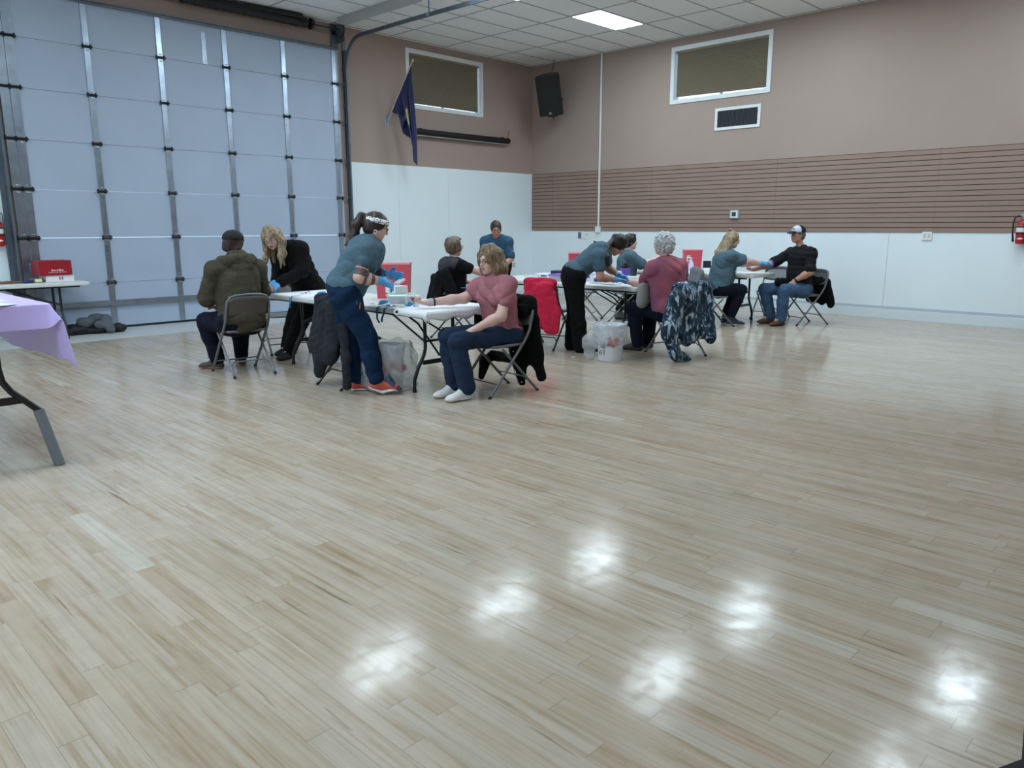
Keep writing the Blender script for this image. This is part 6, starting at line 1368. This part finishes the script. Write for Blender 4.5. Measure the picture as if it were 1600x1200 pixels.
# ------------------------------------------------------------------ 11 dark haired nurse seated behind
def nurse_far():
    F = nrm(A(.80, -.60, 0)); Rt = A(F[1], -F[0], 0); ctr = A(-2.98, -4.84, 0)
    def P(px, py, lat):
        d = C_F+C_R*(px-800)/F_PX-C_U*(py-600)/F_PX; t = ((ctr+Rt*lat-CAMP)@Rt)/(d@Rt); return CAMP+d*t
    J = Jd(hip=P(976, 452, 0), neck=P(982, 396, 0), shR=P(986, 401, .17), shL=P(986, 401, -.17), elR=P(1006, 414, .20), wrR=P(1027, 403, .16), elL=P(1004, 416, -.2), wrL=P(1024, 412, -.1),
           knR=P(1003, 450, .1), anR=P(992, 492, .1), toeR=P(1005, 498, .1), knL=P(996, 450, -.1), anL=P(966, 484, -.1), toeL=P(975, 490, -.1), front=F, hipL=(0, 0, 0), hipR=(0, 0, 0))
    J['hip'][2] = .54; J['hipR'], J['hipL'] = J['hip']+Rt*.09-UP*.02, J['hip']-Rt*.09-UP*.02
    hc = P(985, 378, 0)
    body, L, ax, fr_ = person('far', 'person with dark tied hair seated in teal shirt behind the bending nurse', J, SK3, hc, nrm(F-UP*.05), UP, vox=.008, w=1.08, depth=1.15, bust=.9, arm=1.05, leg=1.05,
        hands=[dict(w=J['wr'+s_], tip=J['wr'+s_]+F*.1, palm=-UP, thumb=UP, curl=.4) for s_ in 'RL'])
    shirt(body, J, M_teal, .018, w=1.1, depth=1.18, bust=.95, arm=1.15, sleeve=.85, hem=-.06, vox=.009, seed=111, nm='t_shirt')
    trousers(body, J, M_blk, .012, leg=1.05, vox=.010)
    for s_ in 'LR': shoe(body, J['an'+s_], J['toe'+s_], UP, mat('grey_shoe', S(96, 100, 106), .6), M_black, vox=.008)
    r, u, f = ax; hp = scalp(L, ax, t=.014)+[ell(L(0, .10, .045), (.05, .022, .04), ax, .02), cone(L(0, .0, -.09), L(0, -.06, -.12), .03, .02, .02)]
    sdf_obj('hair', hp, .0068, M_dkh, body, disp=hair_disp(r, u, f, amp=.003, seed=10))
nurse_far()
# ================================================================== COATS ON CHAIR BACKS
def drape(name, label, strokes, m, nrml, s=1.7, vox=.008, amp=.009, fr=36, seed=1, cat='jacket', k=.045, ax=None, ch=None, top=.80, low=.40, wd=.15, out=.05):
    P = []
    if ch is not None:
        cx, cy, F = ch; F = nrm((*F, 0)); Rt = A(F[1], -F[0], 0); Q = lambda a, b, z: A(cx, cy, z)+Rt*a+F*b
        if top > .75: P.append(cone(Q(-.165, -.25, top), Q(.165, -.25, top), .040, .040, .03)); P.append(cone(Q(-.15, -.19, .72), Q(.15, -.19, .72), .05, .05, .03, F, 2.))
        for a in (-wd, -wd/2, 0, wd/2, wd): P.append(cone(Q(a, -.255, top-.05), Q(a*1.12, -.29-out, low+.05*math.sin(a*40+seed)), .078, .070, .06, F, 2.1))
    for (x1, y1, x2, y2, pl, v, ra, rb) in strokes:
        P.append(cone(at(x1, y1, **{pl: v}), at(x2, y2, **{pl: v}), ra, rb, k, nrml, s))
    P.append(half((0, 0, .006), (0, 0, -1)))
    w = nrm(np.cross(UP, nrml)) if ax is None else ax
    return sdf_obj(name, P, vox, m, None, disp=folds(amp, fr, w+UP*.12, seed), label=label, cat=cat)
x = -9.15
j = drape('charcoal_jacket', 'charcoal jacket hung on the dark seated chair behind the tattooed nurse legs', [(508, 482, 526, 480, 'x', x, .05, .05), (508, 486, 501, 560, 'x', x, .065, .075), (501, 560, 498, 580, 'x', x-.02, .07, .06), (522, 486, 519, 552, 'x', x-.01, .09, .08), (535, 498, 541, 560, 'x', x, .055, .05), (541, 560, 542, 602, 'x', x-.02, .05, .045)], fabric('charcoal_fleece', S(40, 43, 50)), (1, .15, 0), vox=.0075, fr=62, seed=2, ch=(-8.84, -5.93, (1, -.03)), low=.34)
x = -7.87
j = drape('black_jacket', 'black jacket with pale piping on the pink topped woman chair', [(806, 484, 822, 486, 'x', x, .055, .055), (808, 490, 812, 560, 'x', x, .08, .10), (812, 560, 815, 596, 'x', x-.02, .08, .035), (826, 500, 836, 556, 'x', x+.03, .055, .05), (836, 556, 846, 588, 'x', x+.05, .052, .045), (758, 565, 752, 588, 'y', -6.86, .06, .03), (768, 556, 800, 560, 'y', -6.84, .05, .04)], M_blk, (1, .1, 0), vox=.0075, fr=55, seed=4, ch=(-8.16, -7.13, (-1, .1)), low=.34)
q = [at(793, 534, x=x-.07), at(797, 556, x=x-.08), at(805, 585, x=x-.08), at(812, 602, x=x-.06)]
MB().tube(q, .0035, 6).build('jacket_piping', mat('piping', S(150, 156, 166), .4), j, smooth=True); MB().tube([at(800, 511, x=x-.075), at(808, 506, x=x-.07), at(818, 505, x=x-.03)], .0035, 6).build('jacket_piping', mat('piping2', S(170, 172, 178), .4), j, smooth=True)
for p in ((802, 549), (815, 597)): MB().lathe([(0, 0), (.007, 0), (.006, .004), (0, .005)], at(*p, x=x-.085), 12, ax=(-1, -.6, .1)).build('snap_button', M_galv, j)
x = -6.26
drape('red_coat', 'red coat hung over the empty dark chair left of bending nurse', [(838, 449, 858, 447, 'x', x, .05, .05), (840, 456, 833, 486, 'x', x, .08, .085), (836, 480, 843, 504, 'x', x-.02, .08, .05), (850, 456, 857, 512, 'x', x-.01, .10, .07), (862, 462, 869, 490, 'x', x+.02, .055, .05), (869, 490, 868, 517, 'x', x+.02, .05, .045)], fabric('crimson_cloth', S(204, 40, 72), var=(14, .06)), (1, .15, 0), vox=.008, fr=52, seed=6, ch=(-5.88, -5.73, (.95, .25)), low=.36, wd=.12)
Mc = bpy.data.materials.new('splash_print'); Mc.use_nodes = True; nt = Mc.node_tree; b = nt.nodes['Principled BSDF']; b.inputs['Roughness'].default_value = .85
tcn = nt.nodes.new('ShaderNodeTexCoord'); mp = nt.nodes.new('ShaderNodeMapping'); mp.inputs['Scale'].default_value = (1, 1, .45); n = nt.nodes.new('ShaderNodeTexNoise'); n.inputs['Scale'].default_value = 17; n.inputs['Detail'].default_value = 5; n.inputs['Distortion'].default_value = 1.4
nt.links.new(tcn.outputs['Object'], mp.inputs[0]); nt.links.new(mp.outputs[0], n.inputs['Vector']); rp = nt.nodes.new('ShaderNodeValToRGB'); el = rp.color_ramp.elements
while len(el) < 5: el.new(.5)
for e, (p, c) in zip(el, ((.40, S(16, 26, 40)), (.50, S(32, 60, 82)), (.56, S(54, 84, 104)), (.60, S(150, 172, 196)), (.66, S(196, 206, 220)))): e.position = p; e.color = (*c, 1)
nt.links.new(n.outputs['Fac'], rp.inputs[0]); nt.links.new(rp.outputs[0], b.inputs['Base Color'])
y = -7.42
drape('print_jacket', 'dark blue and white splash print jacket draped on white haired person chair', [(1062, 458, 1094, 456, 'y', y, .09, .08), (1056, 472, 1046, 518, 'y', y-.02, .12, .11), (1046, 518, 1054, 552, 'y', y-.04, .10, .075), (1054, 552, 1078, 564, 'y', y-.08, .06, .035), (1076, 470, 1082, 520, 'y', y, .14, .11), (1096, 470, 1109, 522, 'y', y+.02, .09, .075), (1082, 515, 1112, 524, 'y', y, .06, .05)], Mc, (.2, 1, 0), vox=.008, amp=.010, fr=44, seed=9, ch=(-5.30, -7.16, (.34, .94)), low=.26, wd=.20)
drape('black_jacket', 'black jacket on the chair back of the capped man', [(1262, 430, 1266, 462, 'x', -1.28, .08, .10), (1274, 448, 1277, 462, 'x', -1.22, .08, .09)], M_blk, (1, -.5, 0), vox=.009, seed=12, ch=(-1.55, -7.0, (-.88, .46)), top=.66, low=.36, wd=.17)
drape('black_coat', 'black coat lying over the lap of the capped man and hanging down', [(1214, 441, 1230, 441, 'y', -6.84, .06, .06), (1219, 444, 1221, 484, 'x', -2.02, .05, .05), (1222, 445, 1224, 478, 'y', -6.80, .06, .06)], M_blk, (-.6, 1, 0), vox=.009, seed=13, cat='coat')
drape('grey_jacket', 'grey jacket on the chair back of the blonde bun nurse', [(1088, 431, 1104, 436, 'x', -2.86, .07, .06), (1092, 436, 1098, 458, 'x', -2.9, .07, .06), (1104, 440, 1112, 468, 'x', -2.84, .055, .05)], mat('grey_fleece2', S(112, 116, 124), .9, bump=(18, .4, .008)), (1, -.6, 0), vox=.009, seed=14, ch=(-2.66, -6.10, (.75, -.66)), low=.48)
drape('black_jacket', 'black jacket on the chair back of the short haired woman', [(686, 432, 684, 452, 'x', -6.50, .075, .08), (697, 432, 706, 458, 'x', -6.47, .10, .10)], M_blk, (1, -.2, 0), vox=.009, seed=15, ch=(-6.20, -4.40, (.93, -.36)), low=.42)
drape('grey_cushion', 'light grey cushion between the white haired person and the table end', [(1005, 452, 1004, 470, 'y', -6.86, .075, .085), (1016, 450, 1014, 468, 'y', -6.86, .075, .07)], mat('beige_grey', S(150, 150, 150), .9, bump=(18, .4, .008)), (.2, 1, 0), s=1.4, vox=.009, amp=.004, seed=20, cat='cushion')
EXPOSURE = 1.1
# ================================================================== WORLD / VIEW
w = bpy.data.worlds.new('world'); scene.world = w; w.use_nodes = True
bg = w.node_tree.nodes['Background']; bg.inputs[0].default_value = (.55, .75, 1, 1); bg.inputs[1].default_value = 1.3
scene.view_settings.view_transform = 'Standard'; scene.view_settings.look = 'None'; scene.view_settings.gamma = 1; scene.view_settings.exposure = EXPOSURE
scene.view_settings.use_curve_mapping = False
# origins of single-mesh things go to their base
for o in [o for o in bpy.data.objects if o.parent is None and o.type == 'MESH' and o.get('category')]:
    if tuple(o.location) != (0, 0, 0) or o.data.users > 1 or not len(o.data.vertices): continue
    co = np.empty(len(o.data.vertices)*3, np.float32); o.data.vertices.foreach_get('co', co); co = co.reshape(-1, 3)
    c = Vector(((co[:, 0].min()+co[:, 0].max())/2, (co[:, 1].min()+co[:, 1].max())/2, co[:, 2].min()))
    o.data.transform(Matrix.Translation(-c)); o.location = c
    for ch in o.children: ch.matrix_parent_inverse = Matrix.Translation(-c) @ ch.matrix_parent_inverse
